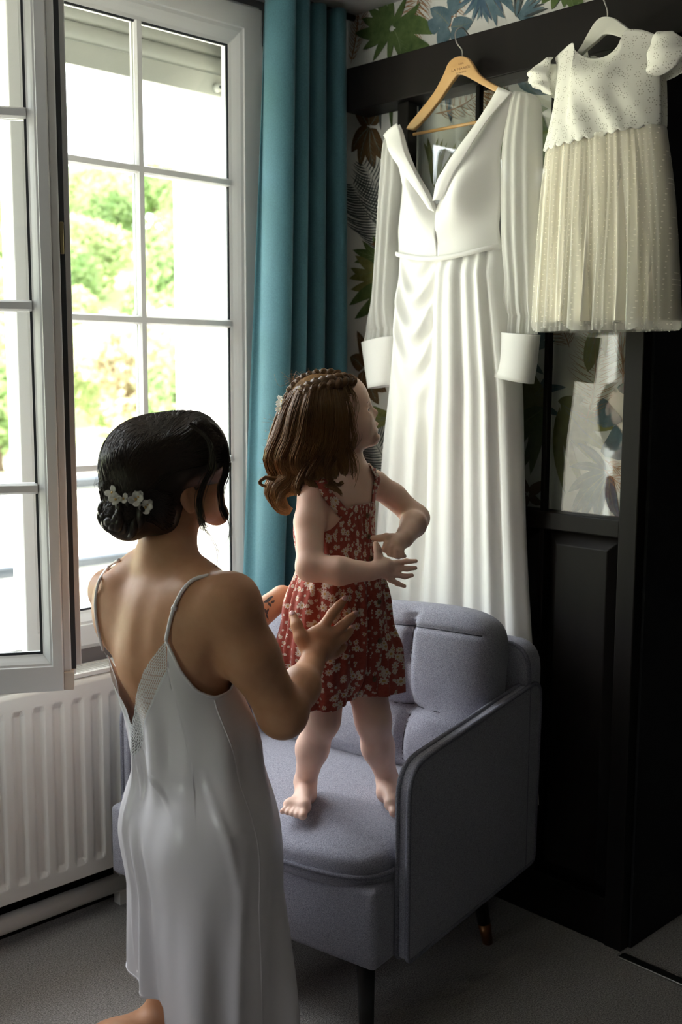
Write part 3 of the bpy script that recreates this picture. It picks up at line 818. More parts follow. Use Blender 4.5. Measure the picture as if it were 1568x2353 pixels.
# ================================================================== hanging dresses
M['satin'] = mat('ivory_crepe', (.93, .92, .885), 0.55, spec=0.3, sheen=0.3); noise_bump(M['satin'], 900, 0.12, 0.0006)
M['chiffon'] = mat('ivory_chiffon', (.93, .92, .88), 0.7, spec=0.2); noise_bump(M['chiffon'], 900, 0.1, 0.0006); translucent(M['chiffon'], .35, transparent=.22)
M['lining'] = mat('cream_lining', (.97, .91, .77), 0.6, spec=0.2); noise_bump(M['lining'], 500, 0.1, 0.0006)
M['beech'] = mat('beech_wood', (.62, .36, .13), 0.38)
noise_color(M['beech'], 30, [(.3, (.58, .33, .12)), (.7, (.70, .43, .18))], 5, scl=(1, .25, .6)); noise_bump(M['beech'], 90, .05, .0008)
M['paintwhite'] = mat('white_paint', (.74, .74, .66), 0.4); noise_bump(M['paintwhite'], 60, .05, .0008)
M['etch'] = mat('engraving', (.20, .09, .03), 0.7); noise_bump(M['etch'], 60, .05, .0005)
def eyelet_mat(name, col, hole):
    m = mat(name, col, 0.8, spec=0.2)
    tc = N(m, 'ShaderNodeTexCoord'); sp = N(m, 'ShaderNodeSeparateXYZ'); L(m, tc.outputs['Object'], sp.inputs[0])
    cb = N(m, 'ShaderNodeCombineXYZ'); L(m, sp.outputs[1], cb.inputs[0]); L(m, sp.outputs[2], cb.inputs[1])
    # little flowers: six holes round each scattered centre
    v = N(m, 'ShaderNodeTexVoronoi', voronoi_dimensions='2D', i_Scale=48.0); v.inputs['Randomness'].default_value = .7; L(m, cb.outputs[0], v.inputs['Vector'])
    sc = N(m, 'ShaderNodeVectorMath', operation='SCALE'); L(m, cb.outputs[0], sc.inputs[0]); sc.inputs['Scale'].default_value = 48.0
    mp = N(m, 'ShaderNodeVectorMath', operation='SCALE'); L(m, v.outputs['Position'], mp.inputs[0]); mp.inputs['Scale'].default_value = 48.0
    df = N(m, 'ShaderNodeVectorMath', operation='SUBTRACT'); L(m, sc.outputs[0], df.inputs[0]); L(m, mp.outputs[0], df.inputs[1])
    s2 = N(m, 'ShaderNodeSeparateXYZ'); L(m, df.outputs[0], s2.inputs[0])
    th = math_node(m, 'ARCTAN2', s2.outputs[1], s2.outputs[0])
    r = math_node(m, 'SQRT', math_node(m, 'ADD', math_node(m, 'MULTIPLY', s2.outputs[0], s2.outputs[0]), math_node(m, 'MULTIPLY', s2.outputs[1], s2.outputs[1])))
    # distance to nearest of six hole centres at radius .24
    seg = math.pi / 3
    tm = math_node(m, 'SUBTRACT', math_node(m, 'MULTIPLY', math_node(m, 'FRACT', math_node(m, 'ADD', math_node(m, 'DIVIDE', th, seg), 20.5)), seg), seg / 2)
    hx = math_node(m, 'SUBTRACT', math_node(m, 'MULTIPLY', r, math_node(m, 'COSINE', tm)), .25); hy = math_node(m, 'MULTIPLY', r, math_node(m, 'SINE', tm))
    dh = math_node(m, 'SQRT', math_node(m, 'ADD', math_node(m, 'MULTIPLY', hx, hx), math_node(m, 'MULTIPLY', hy, hy)))
    hol = math_node(m, 'LESS_THAN', dh, .055)
    ring = math_node(m, 'LESS_THAN', math_node(m, 'ABSOLUTE', math_node(m, 'SUBTRACT', dh, .085)), .035)
    c = mix_rgb(m, hol, col, hole); L(m, c, bsdf(m).inputs['Base Color'])
    bp_ = N(m, 'ShaderNodeBump', i_Strength=.7, i_Distance=.0012); L(m, math_node(m, 'SUBTRACT', ring, hol), bp_.inputs['Height']); L(m, bp_.outputs[0], bsdf(m).inputs['Normal'])
    return m
M['eyelet'] = eyelet_mat('eyelet_cotton', (.93, .925, .85), (.56, .54, .46))
def dotted_tulle(name):
    m = mat(name, (.95, .935, .87), 0.8, spec=.2)
    tc = N(m, 'ShaderNodeTexCoord'); sp = N(m, 'ShaderNodeSeparateXYZ'); L(m, tc.outputs['Object'], sp.inputs[0])
    cb = N(m, 'ShaderNodeCombineXYZ'); L(m, sp.outputs[1], cb.inputs[0]); L(m, sp.outputs[2], cb.inputs[1])
    v = N(m, 'ShaderNodeTexVoronoi', voronoi_dimensions='2D', i_Scale=85.0); v.inputs['Randomness'].default_value = .25; L(m, cb.outputs[0], v.inputs['Vector'])
    dot = math_node(m, 'LESS_THAN', v.outputs['Distance'], .11)
    translucent(m, .5, transparent=math_node(m, 'SUBTRACT', .52, math_node(m, 'MULTIPLY', dot, .30)))
    return m
M['tulle'] = dotted_tulle('dotted_tulle')

def wallp(px, py, x):
    return atx(px, py, x)
def ring_tube(rows, n, thick, fold=None, xd=None, nr=60, expo=.8, close=False):
    """rows: (pxL,pyL,pxR,pyR) -> vertical tube of cloth; front towards the room (-x)"""
    R = spline(np.array(rows, float), nr); V_ = []
    for i, (xl, yl, xr, yr) in enumerate(R):
        v = i / (nr - 1); X = xd(v) if callable(xd) else xd; T = thick(v) if callable(thick) else thick
        a, b = wallp(xl, yl, X), wallp(xr, yr, X)
        for j in range(n):
            ph = 2 * math.pi * j / n; u = (1 - math.cos(ph)) / 2; s = math.sin(ph)
            w_ = T * (abs(s) ** expo) * (1 if s > 0 else -1)
            p = a + (b - a) * u
            if fold: w_ += fold(u, v, (yl + yr) / 2, s)
            V_.append((X - w_, p[1], p[2]))
    return np.array(V_), grid_faces(nr, n, True)
def patch(A, B, nr, nc, depth, X):
    """surface between pixel curves A(t) and B(t); depth(s,t) towards the room"""
    A = spline(A, nr); B = spline(B, nr); V_ = []
    for i in range(nr):
        for j in range(nc):
            s = j / (nc - 1); t = i / (nr - 1); q = A[i] + (B[i] - A[i]) * s
            x = X - depth(s, t); 
            p = wallp(q[0], q[1], X); V_.append((x, p[1], p[2]))
    return np.array(V_), grid_faces(nr, nc)

def hanger(name, outline, hook, X, material, label):
    q = wallp(*outline[len(outline) // 2], X)
    h = thing(name, q, label, 'clothes hanger')
    P = np.array([wallp(a, b, X)[1:] for a, b in spline(outline, 90)])
    v, f = prism(P, V3(X - .006, 0, 0), V3(0, 1, 0), V3(0, 0, 1), V3(1, 0, 0), .012)
    o = obj('body', v, f, material, h, True); add_bevel(o, .0035, 3, 40)
    mb = MB(); mb.tube(hook, .0017, 10); mb.build('hook', M['steel'], h, smooth=True)
    return h
XH = 2.19
hook = spline([wallp(1063, 134, XH), wallp(1062, 115, XH), wallp(1051, 100, XH), wallp(1046, 82, XH + .01), wallp(1051, 68, XH + .03), V3(XH + .055, wallp(1064, 64, XH + .055)[1], wallp(1064, 64, XH + .055)[2]), V3(XH + .075, wallp(1078, 72, XH + .075)[1], wallp(1080, 78, XH + .07)[2])], 40)
hw = hanger('wooden_hanger', [(936, 297), (945, 282), (962, 262), (1000, 213), (1022, 172), (1032, 148), (1046, 134), (1062, 130), (1078, 134), (1090, 150), (1103, 170), (1130, 190), (1165, 208), (1205, 230), (1200, 240), (1160, 222), (1110, 196), (1062, 172), (1045, 185), (1010, 235), (975, 278), (953, 300)], hook, XH, M['beech'], 'natural beech hanger engraved LA MARIÉE holding the long dress')
mb = MB(); mb.tube([wallp(951, 309, XH), wallp(1195, 262, XH)], .0042, 12); mb.build('trouser_bar', M['beech'], hw, smooth=True)
def lettering(txt, size, px, py, X, parent, width_px=None):
    cu_ = bpy.data.curves.new('lettering', 'FONT'); cu_.body = txt; cu_.size = 1.0; cu_.align_x = 'CENTER'; cu_.extrude = .01
    t = bpy.data.objects.new('lettering_tmp', cu_); COL.objects.link(t)
    bpy.context.view_layer.update()
    me = bpy.data.meshes.new_from_object(t.evaluated_get(bpy.context.evaluated_depsgraph_get()))
    bpy.data.objects.remove(t)
    v = np.array([q.co[:] for q in me.vertices]); f = [tuple(p.vertices) for p in me.polygons]
    wsc = size if width_px is None else width_px / (v[:, 0].max() - v[:, 0].min())
    c = wallp(px, py, X)
    # slight engraved serif look: widen strokes keep, map x -> -Y, y -> Z
    W = np.stack([np.full(len(v), X) - np.clip(v[:, 2], 0, 1) * .02, c[1] - v[:, 0] * wsc, c[2] + v[:, 1] * size], 1)
    return obj('lettering', W, f, M['etch'], parent, False)
def wy(a, b, py=150): return abs(wallp(a, py, XH)[1] - wallp(b, py, XH)[1])
lettering('LISA', .0062, 1060, 148, XH - .0061, hw, wy(1054, 1065))
lettering('LA MARIÉE', .0085, 1059, 160.5, XH - .0061, hw, wy(1038, 1080))
lettering('21.06.2025', .0052, 1060, 168, XH - .0061, hw, wy(1048, 1071))

# ---- the long dress
q = wallp(1045, 1500, 2.2)
wd = thing('wedding_dress', (2.19, q[1], .4), 'long ivory wrap wedding dress with sheer sleeves and deep V neckline', 'dress')
def xskirt(v): return 2.175 + .058 * smoothstep(.25, .75, v)
edge_y = [590, 700, 960, 1400, 1900]; edge_u = [.50, .475, .437, .41, .40]
def skirt_fold(u, v, py, s):
    if s <= 0: return .006 * math.sin(9 * u * math.pi) * v
    e = interp(py, edge_y, edge_u); k = min(1.0, s * 1.8); w_ = 0
    side = smoothstep(-.012, .012, u - e)
    w_ += .016 * side * smoothstep(585, 640, py) * (1 - .5 * smoothstep(.9, 1, u))
    # pressed pleats right of the wrap edge
    for c, am, wd_ in ((.10, .012, .07), (.30, .016, .10), (.42, -.010, .03), (.55, .010, .06), (.72, .012, .05), (.80, -.012, .03), (.92, .010, .05)):
        w_ += am * math.exp(-(((u - e) / (1 - e) - c) / wd_) ** 2) * side * (.5 + .8 * v)
    p = max(0.0, (e - u) / e)
    if p > 0:
        ye = py - 88 * math.sin(math.pi * min(1, p * 1.02)) ** 1.2 + 30 * p
        env = math.exp(-((py - 735) / 125.) ** 2) * smoothstep(0, .12, p) * smoothstep(1.0, .85, p)
        w_ += .013 * math.sin(2 * math.pi * (ye - 600) / 78.) * env
        w_ += .010 * math.sin(5.2 * math.pi * (p ** .8) + .8 + 2.2 * v) * smoothstep(780, 1150, py)
        # open slit between the wrap and the under-layer
        w_ -= .020 * math.exp(-((p - .10 - .10 * smoothstep(1000, 1450, py)) / .09) ** 2) * smoothstep(930, 1150, py)
    return w_ * k
sk_rows = [(926, 588, 1160, 572), (922, 640, 1170, 640), (913, 704, 1180, 720), (908, 799, 1190, 810), (898, 901, 1199, 900), (883, 1022, 1203, 1020), (870, 1182, 1208, 1200), (860, 1330, 1215, 1350), (850, 1500, 1224, 1500), (843, 1680, 1232, 1690), (838, 1830, 1238, 1850)]
v, f = ring_tube(sk_rows, 220, lambda t: .050 - .024 * smoothstep(.25, .7, t), skirt_fold, xskirt, 150)
obj('skirt', v, f, M['satin'], wd)
def wb_rows(dy0, dy1): return [(925, 582 + dy0, 1161, 566 + dy0), (925, 582 + dy1, 1161, 566 + dy1)]
def sagw(u, v, py, s): return .012 * (s > 0) * min(1, s * 2)
V_ = []
for i, dy in enumerate((-3, -1, 5, 8)):
    for j in range(60):
        ph = 2 * math.pi * j / 60; u = (1 - math.cos(ph)) / 2; s = math.sin(ph)
        px = 925 + 236 * u; py = 582 - 16 * u + 22 * math.sin(math.pi * u) + dy
        p = wallp(px, py, 2.175); V_.append((2.175 - (.055 * abs(s) ** .8 * (1 if s > 0 else -1) + (.012 + .004 * (i in (1, 2))) * (s > 0)), p[1], p[2]))
obj('waistband', V_, grid_faces(4, 60, True), M['satin'], wd)
XB = 2.175
AL = [(937, 290), (966, 345), (1003, 415), (1041, 490), (1041, 540), (1042, 600)]
BL = [(903, 317), (914, 352), (930, 400), (931, 440), (928, 520), (925, 590)]
AR = [(1172, 207), (1120, 305), (1080, 378), (1054, 422), (1046, 460), (1040, 492), (1040, 540), (1042, 600)]
BR = [(1205, 222), (1180, 262), (1163, 330), (1159, 370), (1159, 430), (1159, 490), (1159, 530), (1161, 575)]
def bod(amp):
    def d(s, t):
        base = .030 + .030 * smoothstep(0, .35, t)
        b = base * (1 - .75 * s ** 3) + amp * math.exp(-((s - .48) / .30) ** 2 - ((t - .62) / .2) ** 2)
        b += .006 * math.sin(9 * t + 6 * s) * smoothstep(.35, .5, t) * (1 - smoothstep(.8, .95, t))
        return b
    return d
v, f = patch(AL, BL, 46, 26, bod(.022), XB); o = obj('bodice_panel', v, f, M['satin'], wd); add_solid(o, .0015)
v, f = patch(AR, BR, 46, 26, bod(.026), XB); o = obj('bodice_panel', v, f, M['satin'], wd); add_solid(o, .0015)
# folded neckline bands lying over the panels
def mixc(A, B, k, i0, i1): 
    A = spline(A, 60); B = spline(B, 60); return [tuple(a + (b - a) * kk) for a, b, kk in zip(A[i0:i1:4], B[i0:i1:4], np.linspace(*k, len(A[i0:i1:4])))]
ba = bod(.022)
for A_, B_, k in ((AL, BL, (.96, .12)), (AR, BR, (.80, .10))):
    i1 = 38
    C1 = mixc(A_, B_, (-.03, -.03), 0, i1); C2 = mixc(A_, B_, k, 0, i1)
    v, f = patch(C1, C2, 40, 12, lambda s, t: .042 + .034 * smoothstep(0, .5, t) + .004 * math.sin(math.pi * s) - .004 * s, XB)
    o = obj('neckline_band', v, f, M['satin'], wd); add_solid(o, .002)
# back of the bodice, cut low
v, f = patch([(931, 470), (928, 530), (926, 590)], [(1159, 450), (1159, 520), (1160, 575)], 14, 30, lambda s, t: -.045 * math.sin(math.pi * s) ** .6, XB); obj('bodice_back', v, f, M['satin'], wd)
def slv(amp):
    return lambda u, v, py, s: amp * (math.sin(7.0 * math.pi * u + 1.3) * (.3 + .7 * v) + .6 * math.sin(17 * math.pi * u) * smoothstep(.7, 1, v)) * (1 if s > 0 else -1) * min(1, abs(s) * 2)
for rows, cuff, X in (([(900, 314, 926, 330), (889, 326, 925, 346), (884, 390, 926, 420), (880, 452, 922, 470), (873, 560, 915, 565), (863, 680, 906, 680), (850, 738, 907, 735), (839, 788, 906, 774)],
                    [(837, 788, 907, 772), (838, 796, 907, 780), (846, 850, 904, 836), (853, 893, 901, 884)], 2.185),
                   ([(1186, 209, 1226, 217), (1182, 224, 1237, 232), (1176, 262, 1239, 268), (1163, 340, 1240, 340), (1160, 450, 1241, 450), (1161, 560, 1241, 560), (1166, 640, 1240, 640), (1160, 705, 1238, 705), (1153, 766, 1236, 768)],
                    [(1151, 763, 1237, 770), (1150, 775, 1236, 778), (1144, 820, 1230, 832), (1138, 864, 1222, 882)], 2.165)):
    v, f = ring_tube(rows, 90, lambda t: .012 + .026 * math.sin(math.pi * min(1, t * 1.1)) ** .5, slv(.0045), X, 60)
    sl = obj('sleeve', v, f, M['chiffon'], wd)
    v, f = ring_tube(cuff, 48, .030, None, X, 14); cf = obj('cuff', v, f, M['satin'], sl); add_solid(cf, .0025)
# ---- the little girl's dress
XG = 2.165
hook = spline([wallp(1397, 42, XG), wallp(1396, 22, XG), wallp(1388, 0, XG), wallp(1380, -22, XG + .01), wallp(1385, -36, XG + .03), wallp(1398, -42, XG + .055), wallp(1412, -34, XG + .078)], 40)
hg = hanger('painted_hanger', [(1300, 150), (1335, 112), (1352, 82), (1368, 55), (1382, 42), (1397, 39), (1413, 42), (1428, 52), (1450, 68), (1480, 78), (1510, 92), (1506, 102), (1470, 96), (1440, 90), (1397, 79), (1375, 95), (1343, 122), (1308, 158)], hook, XG, M['paintwhite'], 'white painted wooden hanger holding the little dress')
gd = thing('child_dress', (XG, wallp(1400, 770, XG)[1], 1.5), "small cream dress with eyelet lace bodice and dotted tulle skirt", 'dress')
TOPC = [(1284, 137), (1308, 121), (1334, 105), (1341, 122), (1362, 137), (1390, 141), (1420, 133), (1440, 113), (1455, 77), (1488, 74), (1519, 84)]
MIDC = [(1285, 222), (1308, 219), (1334, 216), (1345, 214), (1362, 212), (1390, 210), (1420, 206), (1440, 203), (1460, 200), (1492, 196), (1526, 190)]
BOTC = []
nsc = 11
for k in range(45):
    u = k / 44; BOTC.append((1257 + 270 * u, 346 - 60 * u ** 1.6 - 18 * math.sin(math.pi * u) * .3 + 7 * abs(math.sin(nsc * math.pi * u))))
nr, nc = 40, 133
T_ = spline(TOPC, nc); Md = spline(MIDC, nc); Bt = spline(BOTC, nc)
V_ = []; Vb = []
for i in range(nr):
    t = i / (nr - 1)
    for j in range(nc):
        u = j / (nc - 1)
        pq = (1 - t) * (1 - 2 * t) * T_[j] + 4 * t * (1 - t) * (Md[j] * .98 + .02 * T_[j]) + t * (2 * t - 1) * Bt[j]
        w_ = .050 * math.sin(math.pi * u) ** .6 * (.45 + .55 * smoothstep(0, .4, t)) + .004 * math.sin(11 * u + 5 * t) * math.sin(math.pi * u) + .004 * math.sin(23 * u - 9 * t) * math.sin(math.pi * u) * smoothstep(.3, .9, t)
        p = wallp(pq[0], pq[1], XG); V_.append((XG - .012 - w_, p[1], p[2]))
        tb = .16 + .84 * t if abs(u - .45) < .16 else t
        pq2 = pq if tb == t else (1 - tb) * (1 - 2 * tb) * T_[j] + 4 * tb * (1 - tb) * Md[j] + tb * (2 * tb - 1) * Bt[j]
        if abs(u - .45) < .16 and t < .25: pq2 = pq2 * 0 + np.array([pq[0], max(pq[1] - 10, 118 - 60 * (u - .45)) + t * 60])
        p2 = wallp(pq2[0], pq2[1], XG); Vb.append((XG + .012 + .55 * w_, p2[1], p2[2]))
o = obj('bodice', V_, grid_faces(nr, nc), M['eyelet'], gd); add_solid(o, .0012)
o = obj('bodice_back', Vb, grid_faces(nr, nc), M['eyelet'], gd); add_solid(o, .0012)
def scal(P, n, am): 
    P = spline(P, 61); c = P.mean(0); out = []
    for k, p in enumerate(P):
        d = p - np.array([1400, 300]); d[1] *= .2; out.append(p + (p - P[30] * 0 - c) * am * abs(math.sin(n * math.pi * k / 60)))
    return out
for A_, B_ in (([(1285, 136), (1283, 165), (1282, 192), (1282, 220)], [(1262, 140), (1237, 165), (1231, 182), (1240, 200), (1256, 210), (1281, 222)]),
               ([(1519, 82), (1512, 115), (1507, 150), (1500, 181)], [(1536, 76), (1566, 82), (1588, 112), (1580, 140), (1554, 165), (1502, 184)])):
    A_ = spline(A_, 61); B_ = spline(B_, 61)
    B_ = np.array([b + (b - a) / (np.linalg.norm(b - a) + 1e-6) * 4 * abs(math.sin(5 * math.pi * k / 60)) for k, (a, b) in enumerate(zip(A_, B_))])
    v, f = patch(A_, B_, 50, 16, lambda s, t: .012 + .034 * math.sin(math.pi * (.12 + .76 * t)) * math.sin(math.pi * (.25 + .6 * s)) + .003 * math.sin(16 * t + 4 * s), XG)
    o = obj('cap_sleeve', v, f, M['eyelet'], gd); add_solid(o, .0012)
    v, f = patch(A_, B_ + np.array([3, 6]), 50, 10, lambda s, t: -.004 - .02 * math.sin(math.pi * s), XG); o = obj('cap_sleeve_underside', v, f, M['eyelet'], gd); add_solid(o, .0012)
def pleat(n, am, seed, up=1.0):
    r = np.random.default_rng(seed); ph = r.uniform(0, 6.28, 6); fr_ = [n * .5, n * .77, n, n * 1.31, n * 1.9, n * .3]
    def g(u, v, py, s):
        w_ = sum(math.sin(2 * math.pi * fr_[k] * u + ph[k] + .8 * math.sin(3 * v + ph[k])) / (1 + .35 * k) for k in range(6))
        return am * w_ * (.25 + .75 * v * up) * min(1, abs(s) * 2.2) * (1 if s > 0 else -.6)
    return g
gs = [(1264, 345, 1524, 290), (1257, 430, 1540, 415), (1252, 540, 1549, 535), (1249, 650, 1554, 645), (1247, 742, 1556, 738)]
v, f = ring_tube(gs, 260, lambda t: .048 + .022 * t, pleat(9, .0085, 3), XG, 60); obj('lining_skirt', v, f, M['lining'], gd)
def hemv(v): return v
gs2 = [(1262, 343, 1527, 288), (1254, 430, 1543, 415), (1249, 540, 1552, 535), (1246, 650, 1557, 645), (1243, 756, 1560, 750)]
v, f = ring_tube(gs2, 280, lambda t: .056 + .026 * t, pleat(10, .010, 8), XG, 60)
for j in range(280):  # uneven hem
    v[59 * 280 + j][2] -= .006 * math.sin(j * .33) + .004 * math.sin(j * .9)
obj('tulle_skirt', v, f, M['tulle'], gd)
v, f = ring_tube([(a + 2, b + 8, c - 2, d_ + 8) for a, b, c, d_ in gs2], 240, lambda t: .050 + .022 * t, pleat(8, .009, 21), XG, 40); obj('tulle_underlayer', v, f, M['tulle'], gd)

# ================================================================== figures: signed-distance sculpting
def smin(a, b, k):
    if k <= 0: return np.minimum(a, b)
    h = np.maximum(k - np.abs(a - b), 0.0) / k
    return np.minimum(a, b) - h * h * k * 0.25
class Body:
    def __init__(s): s.pr = []
    def _add(s, fn, lo, hi, k, sub, grp): s.pr.append((fn, np.asarray(lo, float), np.asarray(hi, float), k, sub, grp))
    def cone(s, a, b, ra, rb, k=.02, sub=False, grp='b'):
        a = np.asarray(a, float); b = np.asarray(b, float); ab = b - a; l2 = ab @ ab + 1e-12
        def fn(P):
            t = np.clip(((P - a) @ ab) / l2, 0, 1)
            return np.linalg.norm(P - a - t[..., None] * ab, axis=-1) - (ra + (rb - ra) * t)
        m = max(ra, rb); s._add(fn, np.minimum(a, b) - m, np.maximum(a, b) + m, k, sub, grp)
    def chain(s, pts, rads, k=.02, grp='b', sub=False):
        for i in range(len(pts) - 1): s.cone(pts[i], pts[i + 1], rads[i], rads[i + 1], k, sub, grp)
    def ell(s, c, r, k=.02, R=None, sub=False, grp='b'):
        c = np.asarray(c, float); r = np.asarray(r, float); R = np.eye(3) if R is None else np.asarray(R, float)
        def fn(P):
            q = (P - c) @ R.T
            k0 = np.linalg.norm(q / r, axis=-1); k1 = np.linalg.norm(q / (r * r), axis=-1)
            return k0 * (k0 - 1.0) / np.maximum(k1, 1e-6)
        e = np.sqrt(((R * r[:, None]) ** 2).sum(0)); s._add(fn, c - e, c + e, k, sub, grp)
    def ev(s, P, grps=None):
        P = np.asarray(P, float); d = np.full(P.shape[:-1], 1.0)
        for fn, lo, hi, k, sub, g in s.pr:
            if grps and g not in grps: continue
            e = fn(P); d = -smin(-d, e, k) if sub else smin(d, e, k)
        return d
    def mesh(s, h, grps=None, pad=.02, smooth=2):
        pr = [p for p in s.pr if grps is None or p[5] in grps]
        lo = np.min([p[1] for p in pr if not p[4]], 0) - pad; hi = np.max([p[2] for p in pr if not p[4]], 0) + pad
        n = np.ceil((hi - lo) / h).astype(int) + 1
        g = np.full(n, 1.0, np.float32)
        for fn, a, b, k, sub, _ in pr:
            m = k + 2.5 * h
            i0 = np.maximum(((a - m - lo) / h).astype(int), 0); i1 = np.minimum(((b + m - lo) / h).astype(int) + 2, n)
            if (i1 <= i0).any(): continue
            ax = [lo[d] + h * np.arange(i0[d], i1[d]) for d in range(3)]
            P = np.stack(np.meshgrid(*ax, indexing='ij'), -1); e = fn(P)
            sl = tuple(slice(i0[d], i1[d]) for d in range(3)); cur = g[sl]
            g[sl] = (-smin(-cur, e, k) if sub else smin(cur, e, k))
        v, f = surface_nets(g, lo, h)
        for _ in range(smooth): v = relax(v, f)
        return v, f
def surface_nets(g, lo, h):
    s = g < 0
    sx, sy, sz = [d - 1 for d in g.shape]
    cnt = np.zeros((sx, sy, sz), np.int8)
    offs = [(a, b, c) for a in (0, 1) for b in (0, 1) for c in (0, 1)]
    for a, b, c in offs: cnt += s[a:a + sx, b:b + sy, c:c + sz]
    act = (cnt > 0) & (cnt < 8); ids = np.argwhere(act)
    idx = np.full((sx, sy, sz), -1, np.int32); idx[act] = np.arange(len(ids))
    vals = np.stack([g[ids[:, 0] + a, ids[:, 1] + b, ids[:, 2] + c] for a, b, c in offs], 1)
    pos = np.zeros((len(ids), 3)); num = np.zeros(len(ids))
    O = np.array(offs, float)
    for i in range(8):
        for j in range(i + 1, 8):
            if np.abs(O[i] - O[j]).sum() != 1: continue
            c = (vals[:, i] < 0) != (vals[:, j] < 0)
            t = np.where(c, vals[:, i] / np.where(c, vals[:, i] - vals[:, j], 1), 0)
            pos += np.where(c[:, None], O[i] + (O[j] - O[i]) * t[:, None], 0); num += c
    v = lo + h * (ids + pos / num[:, None]); F = []
    for ax in range(3):
        a = [slice(None)] * 3; b = [slice(None)] * 3; a[ax] = slice(0, -1); b[ax] = slice(1, None)
        ch = s[tuple(a)] != s[tuple(b)]; e = np.argwhere(ch)
        o1, o2 = [d for d in range(3) if d != ax]
        ok = (e[:, o1] > 0) & (e[:, o2] > 0) & (e[:, o1] < g.shape[o1] - 1) & (e[:, o2] < g.shape[o2] - 1); e = e[ok]
        q = []
        for d1, d2 in ((0, 0), (-1, 0), (-1, -1), (0, -1)):
            c = e.copy(); c[:, o1] += d1; c[:, o2] += d2; q.append(idx[c[:, 0], c[:, 1], c[:, 2]])
        q = np.stack(q, 1); inside = s[e[:, 0], e[:, 1], e[:, 2]]
        flip = inside if ax != 1 else ~inside
        q[~flip] = q[~flip][:, ::-1]; F.append(q)
    return v, np.vstack(F)
def relax(v, f, lam=.5):
    i = np.concatenate([f[:, k] for k in range(4)] * 2); j = np.concatenate([f[:, (k + 1) % 4] for k in range(4)] + [f[:, (k + 3) % 4] for k in range(4)])
    n = np.maximum(np.bincount(i, minlength=len(v)), 1)
    acc = np.stack([np.bincount(i, weights=v[j, d], minlength=len(v)) for d in range(3)], 1)
    return v + lam * (acc / n[:, None] - v)
def hit(body, px, py, off=0.0, d0=1.6, grps=None, d1=3.2):
    """first point of the figure's surface behind a picture point, pushed out by off"""
    d = ray(px, py); t = np.linspace(d0, d1, 900); P = CAM + t[:, None] * d; e = body.ev(P, grps) - off
    i = np.argmax(e < 0)
    if not (e < 0).any(): i = int(np.argmin(e)); return P[i]
    a, b = e[i - 1], e[i]; return P[i - 1] + (P[i] - P[i - 1]) * a / (a - b)
def normal(body, p, grps=None):
    e = 1e-3; n = np.array([body.ev(p + e * d, grps) - body.ev(p - e * d, grps) for d in np.eye(3)]); return n / (np.linalg.norm(n) + 1e-9)
def strands(P, r0, r1, sides=3):
    """P (n,m,3) polylines -> tapered tubes in one go"""
    P = np.asarray(P, float); n, m, _ = P.shape
    T = np.gradient(P, axis=1); T /= np.linalg.norm(T, axis=2)[..., None] + 1e-9
    A = np.cross(T, np.array([.31, .52, .79])); A /= np.linalg.norm(A, axis=2)[..., None] + 1e-9; B = np.cross(T, A)
    t = np.linspace(0, 1, m); rad = (np.asarray(r0).reshape(-1, 1) * (1 - t) + np.asarray(r1).reshape(-1, 1) * t) if not np.isscalar(r0) else (r0 * (1 - t) + r1 * t)[None]
    rad = np.broadcast_to(rad, (n, m))
    ang = np.arange(sides) * 2 * np.pi / sides
    V_ = P[:, :, None] + rad[..., None, None] * (np.cos(ang)[None, None, :, None] * A[:, :, None] + np.sin(ang)[None, None, :, None] * B[:, :, None])
    base = (np.arange(n) * m * sides)[:, None, None]; i = np.arange(m - 1)[None, :, None]; j = np.arange(sides)[None, None]
    k = (j + 1) % sides
    F = np.stack(np.broadcast_arrays(base + i * sides + j, base + i * sides + k, base + (i + 1) * sides + k, base + (i + 1) * sides + j), -1).reshape(-1, 4)
    rnd = np.random.default_rng(n).uniform(0, 1, n); strands.uv = np.stack(np.broadcast_arrays(rnd[:, None, None], t[None, :, None] + np.zeros((1, 1, sides))), -1).reshape(-1, 2)
    return V_.reshape(-1, 3), F
def resample(P, n):
    P = np.asarray(P, float); return spline(P, n)

def skin_mat(name, a, b, sss=.12):
    m = mat(name, a, .48, spec=.35, sss=sss)
    noise_color(m, 22, [(.35, a), (.65, b)], 5); noise_bump(m, 500, .12, .0006); return m
M['skin_child'] = skin_mat('fair_skin', (.82, .53, .41), (.86, .58, .46))
M['skin_adult'] = skin_mat('tanned_skin', (.53, .265, .145), (.59, .31, .18))
M['nail'] = mat('nail_polish', (.66, .38, .36), .25); noise_bump(M['nail'], 200, .05, .0003)
M['eye'] = mat('eye_white', (.75, .72, .68), .15); noise_bump(M['eye'], 100, .02, .0003)
M['iris'] = mat('iris', (.09, .12, .14), .15); noise_bump(M['iris'], 100, .02, .0003)
def hair_mat(name, a, b, rough=.38, tr=.32, tip=None):
    """root to tip gradient (UV v) with strand to strand variation (UV u)"""
    m = mat(name, a, rough, spec=.5, aniso=.6); tc = N(m, 'ShaderNodeTexCoord'); sp = N(m, 'ShaderNodeSeparateXYZ'); L(m, tc.outputs['UV'], sp.inputs[0])
    n = N(m, 'ShaderNodeTexNoise', i_Scale=60.0, i_Detail=4.0); L(m, tc.outputs['Object'], n.inputs['Vector'])
    base = mix_rgb(m, math_node(m, 'ADD', math_node(m, 'MULTIPLY', n.outputs['Fac'], .5), math_node(m, 'MULTIPLY', sp.outputs[0], .5), True), a, b)
    if tip: base = mix_rgb(m, math_node(m, 'MULTIPLY', math_node(m, 'POWER', sp.outputs[1], 1.6), .85, True), base, tip)
    L(m, base, bsdf(m).inputs['Base Color']); translucent(m, tr); return m
M['hair_child'] = hair_mat('chestnut_hair', (.13, .060, .022), (.36, .19, .080), .36, .36, (.58, .35, .15))
